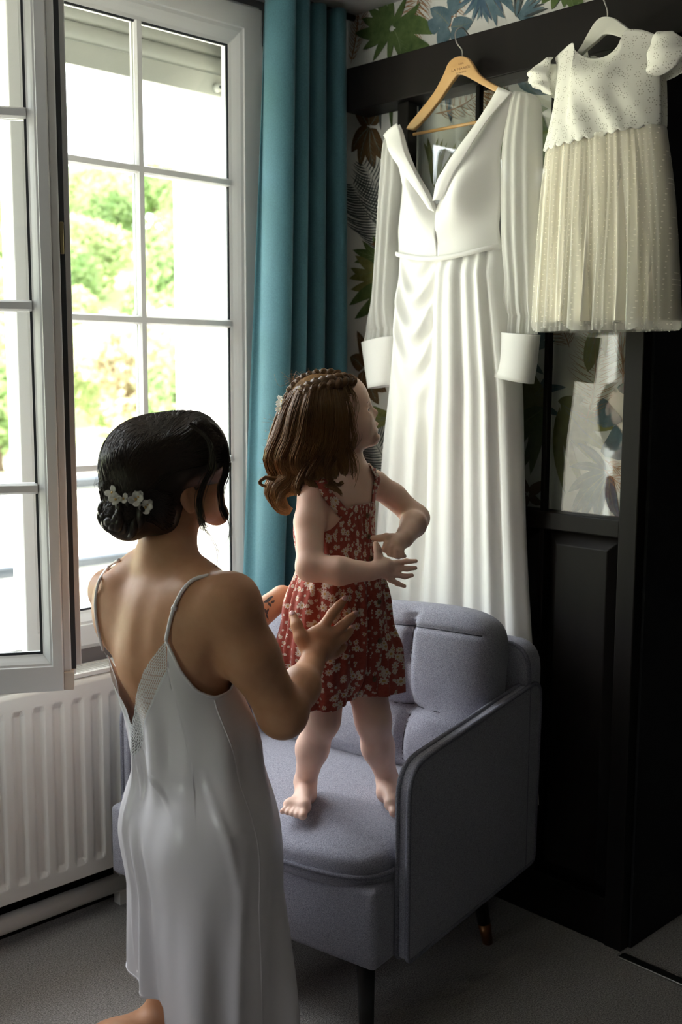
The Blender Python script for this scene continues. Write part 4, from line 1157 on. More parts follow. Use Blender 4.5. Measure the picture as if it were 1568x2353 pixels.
M['hair_bride'] = hair_mat('dark_brown_hair', (.014, .008, .005), (.045, .026, .015), .38, .10)
M['petal'] = mat('white_petal', (.82, .80, .76), .55); noise_bump(M['petal'], 120, .1, .0006); translucent(M['petal'], .3)
M['gold'] = mat('gold_wire', (.6, .4, .16), .3, 1.0); noise_bump(M['gold'], 200, .05, .0003)

def flower(name, parent, c, n, r, petals=5, cup=.35, seed=0):
    """one small blossom: each petal a part of its own"""
    rr = random.Random(seed); n = n / np.linalg.norm(n); a = np.cross(n, [0.2, .3, 1.]); a /= np.linalg.norm(a); b = np.cross(n, a)
    mb = MB(); mb.tube([c - n * .002, c + n * .002, c + n * .003], [.0022 * r / .012, .0026 * r / .012, .001], 8)
    core = mb.build(name, M['gold'], parent, smooth=True)
    for k in range(petals):
        t = 2 * math.pi * k / petals + rr.uniform(-.2, .2); d = a * math.cos(t) + b * math.sin(t); e = np.cross(n, d); V_ = []
        for i in range(6):
            s = i / 5; w_ = r * .52 * math.sin(math.pi * (.10 + .80 * s)) ** .8
            for j in range(5):
                q = j / 4 * 2 - 1
                V_.append(c + d * r * (.08 + .92 * s) + e * w_ * q + n * r * (cup * s * s + .22 * q * q * s))
        o = obj('petal', V_, grid_faces(6, 5), M['petal'], core)
        add_solid(o, .0006)
    return core

# ------------------------------------------------------------------ the child
CH = Body(); cd = 2.42
def cp(px, py, d=cd): return atd(px, py, d)
KX = cd / FPX
fh = V3(math.cos(YAW), math.sin(YAW), 0); rh = V3(math.sin(YAW), -math.cos(YAW), 0); UP = V3(0, 0, 1)
hX = rh * .995 + fh * .07; hX /= np.linalg.norm(hX); hY = np.cross(UP, hX)      # face direction, its left (away from us)
hC = cp(765, 945)
RH = np.array([hX, hY, UP])
def hp(px, py, side=0.0): return hC + hX * (px - 765) * KX / .985 + UP * (945 - py) * KX - hY * side    # side > 0 : towards us
# head
CH.ell(hp(757, 945), (.086, .072, .079), 0, RH)
CH.ell(hp(800, 918), (.0405, .050, .050), .03, RH)
CH.ell(hp(808, 966), (.044, .054, .056), .02, RH)
for sd in (-1, 1):
    CH.ell(hp(826, 976, .030 * sd), (.026, .025, .029), .02, RH)
    CH.cone(hp(848, 1005, .006 * sd), hp(790, 997, .046 * sd), .015, .017, .025)
    CH.ell(hp(856, 956, .0085 * sd), (.0062, .0052, .0052), .004, RH)
CH.ell(hp(856, 1004), (.0155, .019, .0140), .012, RH)
CH.ell(hp(846, 978), (.016, .026, .022), .014, RH)
CH.cone(hp(838, 929), hp(860.5, 948.5), .0058, .0078, .006)
CH.ell(hp(862, 973.5), (.0070, .013, .0056), .004, RH); CH.ell(hp(861, 987), (.0068, .012, .0058), .003, RH)
CH.ell(hp(866, 963.5), (.008, .010, .0040), .004, RH, sub=True); CH.ell(hp(868, 994), (.008, .014, .0035), .004, RH, sub=True)
CH.ell(hp(869, 980.5), (.009, .016, .0011), .003, RH, sub=True)
for sd in (-1, 1):
    CH.ell(hp(849, 936.5, .026 * sd), (.014, .013, .009), .008, RH, sub=True)
    CH.ell(hp(834.5, 938.5, .027 * sd), (.0098, .0105, .0098), .002, RH)
    CH.ell(hp(838, 933, .028 * sd), (.0085, .013, .0035), .004, RH)
    CH.ell(hp(757, 968, .074 * sd), (.014, .006, .020), .006, RH)
# neck and trunk; trunk faces the dresses, turned 50 degrees from us
tF = -fh * math.cos(math.radians(52)) + rh * math.sin(math.radians(52)); tL = np.cross(UP, tF); RT = np.array([tF, tL, UP])
nk = cp(798, 1078, 2.425)
CH.cone(hp(783, 1010), nk, .036, .037, .03)
chest = cp(783, 1190, 2.425)
CH.ell(chest, (.062, .088, .105), .04, RT, grp='t')
CH.ell(cp(786, 1125, 2.427), (.046, .090, .045), .04, RT, grp='t')
CH.ell(cp(783, 1300, 2.425), (.070, .082, .10), .05, RT, grp='t')
CH.ell(cp(790, 1440, 2.425), (.074, .090, .09), .05, RT, grp='t')
shR = cp(718, 1140, 2.355); shL = cp(862, 1112, 2.49)
CH.cone(nk + UP * -.005, shR, .030, .026, .03); CH.cone(nk + UP * -.005, shL, .030, .026, .03)
# right arm (nearer us) folded across
elR = cp(713, 1303, 2.29); wrR = cp(853, 1313, 2.275)
CH.chain([shR, cp(711, 1200, 2.335), elR], [.032, .0315, .028], .012, 'a')
CH.chain([elR, cp(780, 1312, 2.275), wrR], [.0295, .0285, .0195], .014, 'a')
def hand_px(B, pts, grp='h', k=.004):
    for P, R_ in pts: B.chain(P, R_, k, grp)
c2 = lambda x, y, d=2.275: cp(x, y, d)
CH.ell(c2(882, 1304), (.024, .014, .022), .012, np.array([rh, fh, UP]), grp='h')
hand_px(CH, [([wrR, c2(884, 1303)], [.018, .018]),
             ([c2(884, 1300), c2(914, 1293), c2(934, 1290), c2(956, 1289)], [.0095, .0062, .0056, .0047]),
             ([c2(884, 1304), c2(916, 1306), c2(936, 1307), c2(955, 1305)], [.0095, .0062, .0056, .0047]),
             ([c2(884, 1310), c2(912, 1320), c2(931, 1325), c2(947, 1322)], [.0095, .0062, .0056, .0047]),
             ([c2(880, 1316), c2(898, 1332), c2(914, 1341), c2(930, 1347)], [.0095, .0060, .0053, .0045]),
             ([c2(872, 1302), c2(870, 1278), c2(868, 1262), c2(864, 1250)], [.012, .0092, .0082, .0066])])
# left arm: elbow out to the right, fist back at the chest
elL = cp(957, 1190, 2.50); wrL = cp(929, 1237, 2.385)
CH.chain([shL, cp(905, 1140, 2.50), elL], [.030, .027, .0285], .014, 'a')
CH.chain([elL, cp(950, 1205, 2.45), wrL], [.0285, .028, .021], .014, 'a')
c3 = lambda x, y, d=2.36: cp(x, y, d)
CH.ell(c3(909, 1251), (.024, .019, .021), .012, np.array([rh, fh, UP]), grp='h')
hand_px(CH, [([wrL, c3(910, 1250)], [.020, .020]),
             ([c3(905, 1240), c3(889, 1250, 2.345), c3(884, 1262, 2.345), c3(892, 1268, 2.355)], [.0085, .0066, .0062, .0055]),
             ([c3(910, 1244), c3(898, 1258, 2.343), c3(896, 1272, 2.343), c3(904, 1276, 2.355)], [.0085, .0066, .0062, .0055]),
             ([c3(917, 1248), c3(910, 1264, 2.343), c3(911, 1277, 2.343), c3(917, 1280, 2.355)], [.0085, .0064, .0060, .0054]),
             ([c3(924, 1250), c3(922, 1266, 2.345), c3(925, 1277, 2.345), c3(930, 1278, 2.355)], [.008, .006, .0056, .005]),
             ([c3(904, 1236), c3(888, 1234, 2.352), c3(872, 1237, 2.352), c3(857, 1236, 2.352)], [.0105, .0085, .0075, .006])])
# legs and bare feet on the seat
SZ = .458
hipR, hipL = cp(752, 1545, 2.40), cp(838, 1540, 2.45)
knR, knL = cp(741, 1655, 2.395), cp(858, 1655, 2.43)
anR = atz(702, 1834, SZ) + UP * .040; anL = atz(891, 1830, SZ) + UP * .040
CH.chain([hipR, knR], [.052, .036], .03, 'l'); CH.chain([knR, knR * .55 + anR * .45 + V3(-.003, .004, 0), anR], [.034, .033, .024], .025, 'l')
CH.chain([hipL, knL], [.052, .037], .03, 'l'); CH.chain([knL, knL * .55 + anL * .45 + V3(-.002, .004, 0), anL], [.035, .033, .024], .025, 'l')
def foot(B, an, heel, toe_in, toe_out, s=1.0):
    B.cone(an, heel, .0215 * s, .020 * s, .014, grp='f')
    mid_i = heel + (toe_in - heel) * .68 + UP * .004; mid_o = heel + (toe_out - heel) * .68 + UP * .002
    B.cone(an + UP * -.006, mid_i, .020 * s, .014 * s, .016, grp='f'); B.cone(heel, mid_o, .018 * s, .012 * s, .016, grp='f'); B.cone(mid_i, mid_o, .013 * s, .012 * s, .012, grp='f')
    for k in range(5):
        t = k / 4; b0 = mid_i + (mid_o - mid_i) * t; e = toe_in + (toe_out - toe_in) * t; e = b0 + (e - b0) * (1.0 - .10 * t)
        r = (.0095 - .0034 * min(1, t * 1.5)) * s
        B.cone(b0, e - UP * .002, r * 1.05, r, .004, grp='f')
fz = lambda x, y, z=SZ + .010: atz(x, y, z)
foot(CH, anR, fz(705, 1826, SZ + .018), fz(696, 1873), fz(647, 1864), 1.0)
foot(CH, anL, fz(888, 1822, SZ + .018), fz(905, 1866), fz(946, 1850), 1.0)

child = thing('person', V3(chest[0], chest[1], SZ), 'small child in a rust floral romper standing barefoot on the armchair, looking up', 'person')
v, f = CH.mesh(.0026, smooth=1)
obj('body', v, f, M['skin_child'], child)
# eyes, brows and ear stud
for sd in (1, -1):
    c = hp(835.5, 938.8, .027 * sd); mb = MB(); 
    U = np.linspace(0, np.pi, 9); W = np.arange(14) * 2 * np.pi / 14
    vv = [c + .0100 * (hX * np.cos(a) + (UP * np.cos(b) + hY * np.sin(b)) * np.sin(a)) for a in U for b in W]
    e = obj('eye', vv, grid_faces(9, 14, True), [M['eye'], M['iris']], child, mi=[1 if i < 2 * 14 else 0 for i in range(8 * 14)])
    q = [hp(843 - 7 * t, 925 - 3.0 * math.sin(math.pi * t), sd * (.014 + .030 * t)) for t in np.linspace(0, 1, 8)]
    P = np.array([[hit_ + hX * .003 for hit_ in q]]); vv, ff = strands(P, .0011, .0005, 5); obj('eyebrow', vv, ff, M['hair_child'], child)
    q = [hp(846 - 6 * t ** 2, 935.5 + 1.5 * t, sd * (.018 + .020 * t)) for t in np.linspace(0, 1, 7)]
    vv, ff = strands(np.array([q]), .0007, .0004, 4); obj('eyelashes', vv, ff, M['hair_bride'], child)

# ---- romper: cloth hung on the trunk
def daisy_mat():
    m = mat('rust_daisy_cotton', (.30, .055, .035), .85, spec=.15, sheen=.2)
    tc = N(m, 'ShaderNodeTexCoord'); uvn = tc.outputs['UV']
    base = noise = None
    nz = N(m, 'ShaderNodeTexNoise', i_Scale=140.0, i_Detail=2.0); L(m, uvn, nz.inputs['Vector'])
    cur = ramp(m, nz.outputs['Fac'], [(.3, (.29, .052, .036)), (.7, (.37, .075, .052))]).outputs[0]
    def layer(cur, scale, R, petals, off, white, keep, centre=True):
        mp = N(m, 'ShaderNodeVectorMath', operation='ADD'); L(m, uvn, mp.inputs[0]); mp.inputs[1].default_value = (off, off * 1.7, 0)
        v = N(m, 'ShaderNodeTexVoronoi', voronoi_dimensions='2D', i_Scale=scale); v.inputs['Randomness'].default_value = 1.0; L(m, mp.outputs[0], v.inputs['Vector'])
        df = N(m, 'ShaderNodeVectorMath', operation='SUBTRACT'); L(m, mp.outputs[0], df.inputs[0]); L(m, v.outputs['Position'], df.inputs[1])
        s2 = N(m, 'ShaderNodeSeparateXYZ'); L(m, df.outputs[0], s2.inputs[0])
        cs = N(m, 'ShaderNodeSeparateColor'); L(m, v.outputs['Color'], cs.inputs[0])
        r = math_node(m, 'SQRT', math_node(m, 'ADD', math_node(m, 'MULTIPLY', s2.outputs[0], s2.outputs[0]), math_node(m, 'MULTIPLY', s2.outputs[1], s2.outputs[1])))
        th = math_node(m, 'ADD', math_node(m, 'ARCTAN2', s2.outputs[1], s2.outputs[0]), math_node(m, 'MULTIPLY', cs.outputs[0], 6.28))
        size = math_node(m, 'MULTIPLY', R, math_node(m, 'ADD', .65, math_node(m, 'MULTIPLY', cs.outputs[1], .5)))
        pet = math_node(m, 'POWER', math_node(m, 'ABSOLUTE', math_node(m, 'COSINE', math_node(m, 'MULTIPLY', th, petals / 2.0))), .6 if centre else 2.5)
        lim = math_node(m, 'MULTIPLY', size, math_node(m, 'ADD', .42 if centre else .12, math_node(m, 'MULTIPLY', pet, .58 if centre else .88)))
        on = math_node(m, 'MULTIPLY', math_node(m, 'LESS_THAN', r, lim), math_node(m, 'LESS_THAN', cs.outputs[2], keep))
        cur = mix_rgb(m, on, cur, white)
        if centre:
            cen = math_node(m, 'MULTIPLY', math_node(m, 'LESS_THAN', r, math_node(m, 'MULTIPLY', size, .27)), on)
            cur = mix_rgb(m, cen, cur, (.52, .30, .10))
        return cur
    cur = layer(cur, 62., .0050, 1.0, .31, (.58, .47, .39), .55, False)
    cur = layer(cur, 74., .0048, 7.0, .77, (.60, .49, .41), .42)
    cur = layer(cur, 46., .0090, 8.0, .0, (.66, .55, .47), .55)
    L(m, cur, bsdf(m).inputs['Base Color'])
    noise_bump(m, 900, .3, .0008); return m
M['daisy'] = daisy_mat()
RV = Body()   # the romper's own fullness
RV.ell(chest + UP * .02, (.066, .092, .10), 0, RT); RV.ell(cp(783, 1290, 2.425), (.074, .088, .09), .05, RT)
RV.ell(chest - tF * .045 - UP * .03, (.060, .080, .10), .03, RT); RV.ell(cp(775, 1400, 2.425), (.102, .128, .115), .06, RT); RV.ell(cp(775, 1500, 2.425), (.100, .140, .10), .05, RT)
RV.cone(cp(722, 1500, 2.395), cp(718, 1640, 2.39), .078, .082, .02); RV.cone(cp(845, 1500, 2.45), cp(856, 1640, 2.445), .070, .066, .02)
AX = [(cp(783, 1150, 2.425)), cp(783, 1290, 2.425), cp(778, 1400, 2.425), cp(778, 1500, 2.425), cp(782, 1640, 2.425)]
AXz = [p[2] for p in AX][::-1]
def axis_c(z): return np.array([np.interp(z, AXz, [p[i] for p in AX][::-1]) for i in (0, 1)])
def cast(B, z, th, tF_, tL_, axf, rmax, n=90, grps=None, lo=.0):
    """radius of a volume about its axis, per height and angle (0 = front, + = left)"""
    z = np.atleast_1d(z); th = np.atleast_1d(th)
    C = np.array([axf(q) for q in z]); D = np.cos(th)[:, None] * tF_[:2] + np.sin(th)[:, None] * tL_[:2]
    r = np.linspace(lo, rmax, n)
    P = np.empty((len(z), len(th), n, 3)); P[..., :2] = C[:, None, None] + r[None, None, :, None] * D[None, :, None]; P[..., 2] = z[:, None, None]
    e = B.ev(P, grps); ins = e < 0
    last = n - 1 - np.argmax(ins[..., ::-1], -1); last = np.where(ins.any(-1), last, 0); nx = np.minimum(last + 1, n - 1)
    e0 = np.take_along_axis(e, last[..., None], -1)[..., 0]; e1 = np.take_along_axis(e, nx[..., None], -1)[..., 0]
    t = np.where(e1 > e0, -e0 / np.maximum(e1 - e0, 1e-6), 0); R_ = r[last] + np.clip(t, 0, 1) * (r[1] - r[0])
    return R_, C, D
nth, nz = 240, 110
th = np.linspace(-np.pi, np.pi, nth, endpoint=False)
zt_front = cp(810, 1160, 2.37)[2]; zt_arm = cp(700, 1222, 2.38)[2]; zt_back = cp(690, 1175, 2.47)[2]
thd = np.degrees(th)
_kt = np.hanning(31); _kt /= _kt.sum()
ztop = np.interp(thd, [-180, -140, -110, -85, -60, -40, 0, 40, 60, 85, 110, 140, 180], [zt_back, zt_back, zt_arm + .01, zt_arm, zt_arm + .012, zt_front, zt_front, zt_front, zt_arm + .03, zt_arm + .02, zt_arm + .02, zt_back, zt_back])
ztop = np.convolve(np.concatenate([ztop[-15:], ztop, ztop[:15]]), _kt, 'valid')
zhem = np.interp(thd, [-180, -120, -60, 0, 60, 120, 180], [cp(700, 1590, 2.45)[2], cp(690, 1605, 2.38)[2], cp(740, 1622, 2.36)[2], cp(800, 1603, 2.37)[2], cp(890, 1597, 2.42)[2], cp(890, 1590, 2.48)[2], cp(700, 1590, 2.45)[2]])
zg = np.linspace(zhem.min() - .002, ztop.max() + .002, 130)
Rg, Cg, Dg = cast(RV, zg, th, tF, tL, axis_c, .22)
Rg = np.apply_along_axis(lambda a: np.convolve(np.pad(a, 4, mode='edge'), np.ones(9) / 9, 'valid'), 0, Rg)
ph_ = rng.uniform(0, 6.28, 8)
def romper_pt(j, z, off=0.0):
    i = np.interp(z, zg, np.arange(len(zg))); i0 = int(min(i, len(zg) - 2)); t = i - i0
    R_ = Rg[i0, j] * (1 - t) + Rg[i0 + 1, j] * t; c = Cg[i0] * (1 - t) + Cg[i0 + 1] * t
    waist = cp(783, 1290, 2.4)[2]
    full = smoothstep(waist + .01, waist - .10, z)
    a = th[j]
    R_ += full * (.0050 * math.sin(11 * a + ph_[0] + 3 * z) + .0042 * math.sin(17 * a + ph_[1] - 5 * z) + .003 * math.sin(29 * a + ph_[2])) + (1 - full) * .0012 * math.sin(24 * a + ph_[3] + 40 * z)
    R_ -= .004 * math.exp(-((z - waist) / .006) ** 2)
    # creases pulled by the grown-up's hand
    p = Dg[j]; return np.array([c[0] + (R_ + off) * p[0], c[1] + (R_ + off) * p[1], z])
V_ = []; UV = []
for i in range(nz):
    s = i / (nz - 1)
    for j in range(nth):
        z = ztop[j] + (zhem[j] - ztop[j]) * s; V_.append(romper_pt(j, z)); UV.append((th[j] * .115, z))
romper = obj('romper', V_, grid_faces(nz, nth, True), M['daisy'], child, uv=UV); add_solid(romper, .0022)
def th_i(deg): return int(round((math.radians(deg) + math.pi) / (2 * math.pi) * nth)) % nth
# button placket
V_ = []; UV = []
zz_ = np.linspace(ztop[th_i(0)], zhem[th_i(0)] + .01, 70)
for z in zz_:
    for dj in (-5, -3, 0, 3, 5):
        j = (th_i(2) + dj) % nth; V_.append(romper_pt(j, z, .0032 if abs(dj) < 5 else .0015)); UV.append((th[j] * .115 + .4, z))
o = obj('placket', V_, grid_faces(70, 5), M['daisy'], romper, uv=UV)
M['button'] = mat('wood_button', (.16, .075, .03), .5); noise_bump(M['button'], 200, .2, .0005)
for py in (1186, 1234, 1284, 1380, 1470, 1560):
    z = cp(842, py, 2.37)[2]; c = romper_pt(th_i(2), z, .0045); n = np.append(Dg[th_i(2)], 0)
    mb = MB(); mb.tube([c, c + n * .0025, c + n * .003], [.0062, .0062, .0052], 16); bt = mb.build('button', M['button'], romper, smooth=True)
    for s in (-1, 1):
        mb = MB(); q = c + n * .0030 + np.append(tL[:2], 0) * .0018 * s; mb.tube([q, q + n * .0005], .0009, 6); mb.build('button_hole', M['gasket'], bt)
# shoulder straps
def strap(pts, w0, name, mt, par, B, off=.0025, n=24, grps=None, uvo=0.0):
    """flat band over picture points lying on the figure"""
    P = spline(np.array([p if len(p) == 3 else hit(B, p[0], p[1], off, grps=grps) for p in pts]), n)
    T = np.gradient(P, axis=0); V_ = []; UV_ = []
    for i in range(n):
        nn = normal(B, P[i], grps); t = T[i] / np.linalg.norm(T[i]); s = np.cross(t, nn); s /= np.linalg.norm(s)
        for k in range(5):
            q = k / 4 - .5; p_ = P[i] + s * w0 * q; 
            d = B.ev(p_[None], grps)[0]; p_ = p_ + nn * (off - d) if d < off * 2.5 else p_
            V_.append(p_); UV_.append((uvo + q * w0, i * .008))
    o = obj(name, V_, grid_faces(n, 5), mt, par, uv=UV_); add_solid(o, .002); return o
jl = th_i(38); pf_ = romper_pt(jl, ztop[jl] - .012, .001)
strap([tuple(pf_), tuple(hit(CH, 864, 1120, .003)), tuple(hit(CH, 868, 1098, .003)), tuple(hit(CH, 858, 1080, .004) + UP * .003), tuple(cp(846, 1086, 2.50) + UP * .006)], .024, 'shoulder_strap', M['daisy'], romper, CH, uvo=.9)
jr = th_i(-42); pf_ = romper_pt(jr, ztop[jr] - .012, .001)
strap([tuple(pf_), tuple(hit(CH, 752, 1135, .003)), tuple(hit(CH, 742, 1112, .003)), tuple(hit(CH, 732, 1100, .003))], .024, 'shoulder_strap', M['daisy'], romper, CH, uvo=1.3)

def hh(px, py, side=0.0):   # like hp, with the px position kept for hair lying on the near or far side
    return hp(px, py, side) + hX * side * (hY @ rh) / (hX @ rh)
# ---- her hair: half-up with two braids, the rest loose and wavy
HV = Body()
HV.ell(hp(733, 946), (.074, .077, .082), 0, RH)
G = []   # guides: list of (px,py,side), radius
def guide(pts, rads): G.append(([hh(*p) for p in pts], rads))
guide([(776, 902, .060), (784, 950, .066), (788, 1000, .062), (780, 1040, .062), (786, 1075, .060), (778, 1105, .062), (790, 1122, .062)], [.012, .014, .015, .016, .014, .012, .006])
guide([(762, 898, .064), (768, 950, .076), (766, 1005, .074), (752, 1050, .076), (758, 1085, .074), (742, 1108, .074), (756, 1128, .072)], [.014, .018, .019, .019, .017, .013, .006])
guide([(742, 896, .062), (740, 950, .080), (734, 1005, .080), (722, 1050, .082), (732, 1082, .080), (716, 1108, .078), (732, 1126, .076)], [.016, .02, .022, .022, .018, .014, .006])
guide([(722, 898, .060), (712, 950, .078), (704, 1005, .078), (690, 1050, .078), (702, 1085, .074), (684, 1112, .070), (702, 1132, .068)], [.016, .02, .022, .022, .018, .014, .006])
guide([(702, 903, .050), (688, 950, .064), (676, 1005, .064), (658, 1050, .062), (668, 1088, .058), (642, 1118, .056), (648, 1146, .054), (668, 1168, .05)], [.016, .02, .022, .022, .019, .016, .013, .005])
guide([(688, 905, .030), (670, 950, .040), (652, 1005, .042), (634, 1050, .042), (646, 1090, .04), (628, 1122, .04), (642, 1152, .04), (664, 1174, .04)], [.016, .02, .022, .022, .019, .016, .012, .005])
guide([(680, 910, .0), (662, 955, .0), (648, 1010, .0), (640, 1060, .01), (658, 1110, .01), (668, 1140, .01)], [.016, .022, .026, .026, .018, .008])
guide([(690, 905, -.035), (674, 955, -.045), (664, 1010, -.045), (668, 1060, -.04), (682, 1100, -.04)], [.016, .02, .024, .024, .012])
guide([(730, 895, -.062), (715, 950, -.078), (705, 1010, -.07), (705, 1060, -.06), (715, 1090, -.06)], [.016, .02, .024, .02, .010])
for P, R_ in G:
    R_ = np.array(R_) * .66; HV.chain(P[:-2], R_[:-2], .012)
v, f = HV.mesh(.004, smooth=3)
hair = obj('hair', v, f, M['hair_child'], child)
def guided(n, m, wave=.004, seed=3, spread=1.0, lenj=.12):
    r = np.random.default_rng(seed); out = []; clump = r.uniform(0, 6.28, len(G))
    for k in range(n):
        gi = r.integers(len(G)); P, R_ = G[gi]; a = r.uniform(0, 6.28); q = math.sqrt(r.uniform(.45, 1.15)) * spread
        s = spline(np.array(P), m); rr = np.interp(np.linspace(0, 1, m), np.linspace(0, 1, len(R_)), R_)
        T, A, B = frames(s); tw = r.uniform(-1.5, 1.5); t = np.linspace(0, 1, m); an = a + tw * t
        off = rr[:, None] * q * (np.cos(an)[:, None] * A + np.sin(an)[:, None] * B)
        wv = wave * np.sin(r.uniform(2.6, 4.2) * t * np.pi + clump[gi] + r.uniform(-.6, .6)) * smoothstep(.3, .9, t)
        e = s + off + wv[:, None] * A; L_ = 1 + r.uniform(-lenj, lenj * .4)
        ii = np.clip(np.linspace(0, (m - 1) * min(1, L_), m), 0, m - 1); e = np.stack([np.interp(ii, np.arange(m), e[:, d]) for d in range(3)], 1)
        out.append(e)
    return np.array(out)
v, f = strands(guided(3600, 24,   .006, 3, 1.05, .42), .0009, .0004, 3); obj('loose_strands', v, f, M['hair_child'], hair, uv=strands.uv)
# scalp hair drawn from the forehead into the braids
r = np.random.default_rng(9); PP = []
hcen = hp(750, 950); DIRS = []; JIT = []
for k in range(600):
    sd = r.uniform(-.9, 1.0)
    a0 = np.array([808 + r.uniform(-9, 6) - 16 * abs(sd), 876 + 46 * abs(sd) ** 1.6 + r.uniform(-3, 3)]); a1 = np.array([690 + 80 * r.uniform(0, 1), 885 + 40 * r.uniform(0, 1)])
    for s in np.linspace(0, 1, 9):
        p = a0 + (a1 - a0) * s; d = hh(p[0], p[1], sd * (.060 + .012 * math.sin(math.pi * s))) - hcen; DIRS.append(d / np.linalg.norm(d)); JIT.append(r.uniform(0, .0015))
def shell(B, c, D, r0, r1, n=36, grps=None):
    """outermost surface of a volume along many directions from c"""
    D = np.asarray(D); tt = np.linspace(r0, r1, n); P = c + tt[None, :, None] * D[:, None]; e = B.ev(P, grps); ins = e < 0
    last = n - 1 - np.argmax(ins[:, ::-1], 1); last = np.where(ins.any(1), last, 0); nx = np.minimum(last + 1, n - 1); k = np.arange(len(D))
    e0, e1 = e[k, last], e[k, nx]; return tt[last] + np.clip(np.where(e1 > e0, -e0 / np.maximum(e1 - e0, 1e-6), 0), 0, 1) * (tt[1] - tt[0])
HCAP = Body(); HCAP.pr = HV.pr[:1] + [p for p in CH.pr[:2]]
rr_ = shell(HCAP, hcen, DIRS, .04, .13) + np.array(JIT)
PP = (hcen + rr_[:, None] * np.array(DIRS)).reshape(-1, 9, 3)
v, f = strands(np.array(PP), .0009, .0005, 3); obj('swept_strands', v, f, M['hair_child'], hair, uv=strands.uv)
def braid(path, par, amp=.0115, rad=.0092, turns=3.4):
    P = spline(np.array(path), 90); T, A, B = frames(P); 
    c = hp(750, 950); Nn = P - c; Nn /= np.linalg.norm(Nn, axis=1)[:, None]; Sd = np.cross(T, Nn); t = np.linspace(0, 1, 90)
    for k in range(3):
        ph = turns * 2 * np.pi * t + 2 * np.pi * k / 3; taper = .55 + .45 * np.sin(np.pi * np.clip(t * .9 + .1, 0, 1))
        q = P + (Sd * (amp * np.sin(ph))[:, None] + Nn * (.0045 * np.sin(2 * ph) + .003)[:, None]) * taper[:, None]
        mb = MB(); mb.tube(q, rad * taper, 8); o = mb.build('braid_lock', M['hair_child'], par, smooth=True)
        rr = np.random.default_rng(k); S = np.array([q + (rad * taper)[:, None] * (math.cos(a) * Sd + math.sin(a) * Nn) * 1.0 + rr.normal(0, .0004, q.shape) for a in rr.uniform(0, 6.28, 60)])
        vv, ff = strands(S[:, ::2], .0009, .0007, 3); obj('braid_strands', vv, ff, M['hair_child'], o)
braid([hp(806, 876, .030), hp(782, 876, .046), hp(750, 884, .058), hp(716, 893, .060), hp(690, 906, .052), hp(666, 926, .034)], hair)
braid([hp(790, 868, -.006), hp(760, 864, -.014), hp(728, 868, -.016), hp(700, 877, -.012), hp(676, 895, -.002), hp(660, 922, .012)], hair)
mb = MB(); c = hp(768, 879, .052); mb.tube([c - hX * .004, c + hX * .004], .008, 12); mb.build('hair_elastic', M['petal'], hair, smooth=True)
# blossoms pinned where the braids meet
for k, (x, y, s, rr_) in enumerate(((650, 922, .03, .013), (648, 938, .035, .012), (655, 946, .02, .011))):
    c = hp(x, y, s); n = c - hp(740, 940, -.02); flower('hair_blossom', hair, c, n, rr_, 5, .5, k)
# curled ends
def ringlet(pts, n, seed, rad=.009):
    rr = np.random.default_rng(seed); s = spline(np.array([hh(*p) for p in pts]), 30); T, A, B = frames(s); t = np.linspace(0, 1, 30); S = []
    for k in range(n):
        a = rr.uniform(0, 6.28); q = rad * math.sqrt(rr.uniform(0, 1)) * (1 - .6 * t); S.append(s + q[:, None] * (np.cos(a + 1.5 * t)[:, None] * A + np.sin(a + 1.5 * t)[:, None] * B) + rr.normal(0, .0006, s.shape))
    v, f = strands(np.array(S), .0009, .0004, 3); return obj('curled_lock', v, f, M['hair_child'], hair, uv=strands.uv)
ringlet([(690, 1040, .06), (668, 1080, .06), (640, 1094, .06), (616, 1092, .06), (604, 1104, .06), (618, 1112, .06)], 70, 31, .006)
ringlet([(668, 1060, .05), (640, 1100, .05), (628, 1130, .05), (640, 1158, .05), (660, 1172, .05), (672, 1160, .05)], 170, 32, .013)
ringlet([(690, 1060, .07), (672, 1105, .07), (652, 1130, .07), (650, 1155, .07), (664, 1165, .07)], 150, 33, .012)
ringlet([(735, 1040, .096), (718, 1072, .100), (712, 1092, .102), (730, 1110, .102), (754, 1108, .100), (776, 1116, .096), (786, 1134, .090)], 190, 34, .011)
ringlet([(765, 1040, .090), (754, 1072, .094), (760, 1096, .094), (776, 1106, .090), (788, 1100, .086)], 150, 35, .010)
ringlet([(715, 1050, .094), (698, 1085, .098), (690, 1112, .098), (706, 1134, .096), (724, 1126, .094)], 150, 37, .010)
def wisp(pts, n, seed, sp=.004):
    rr = np.random.default_rng(seed); s = spline(np.array([hh(*p) for p in pts]), 20); t = np.linspace(0, 1, 20)[:, None]
    S = np.array([s + rr.normal(0, sp, 3) * (.4 + t) + rr.normal(0, sp, 3) * np.sin(np.pi * t) for _ in range(n)])
    v, f = strands(S, .0007, .0003, 3); return obj('face_wisp', v, f, M['hair_child'], hair, uv=strands.uv)
wisp([(790, 890, .058), (800, 930, .062), (806, 975, .062), (812, 1005, .058), (800, 1035, .056)], 60, 41, .004)
wisp([(798, 882, .052), (808, 905, .055), (812, 940, .056), (804, 985, .058)], 40, 42, .004)
wisp([(795, 1010, .07), (806, 1050, .066), (808, 1085, .062), (800, 1115, .062)], 36, 43, .005)
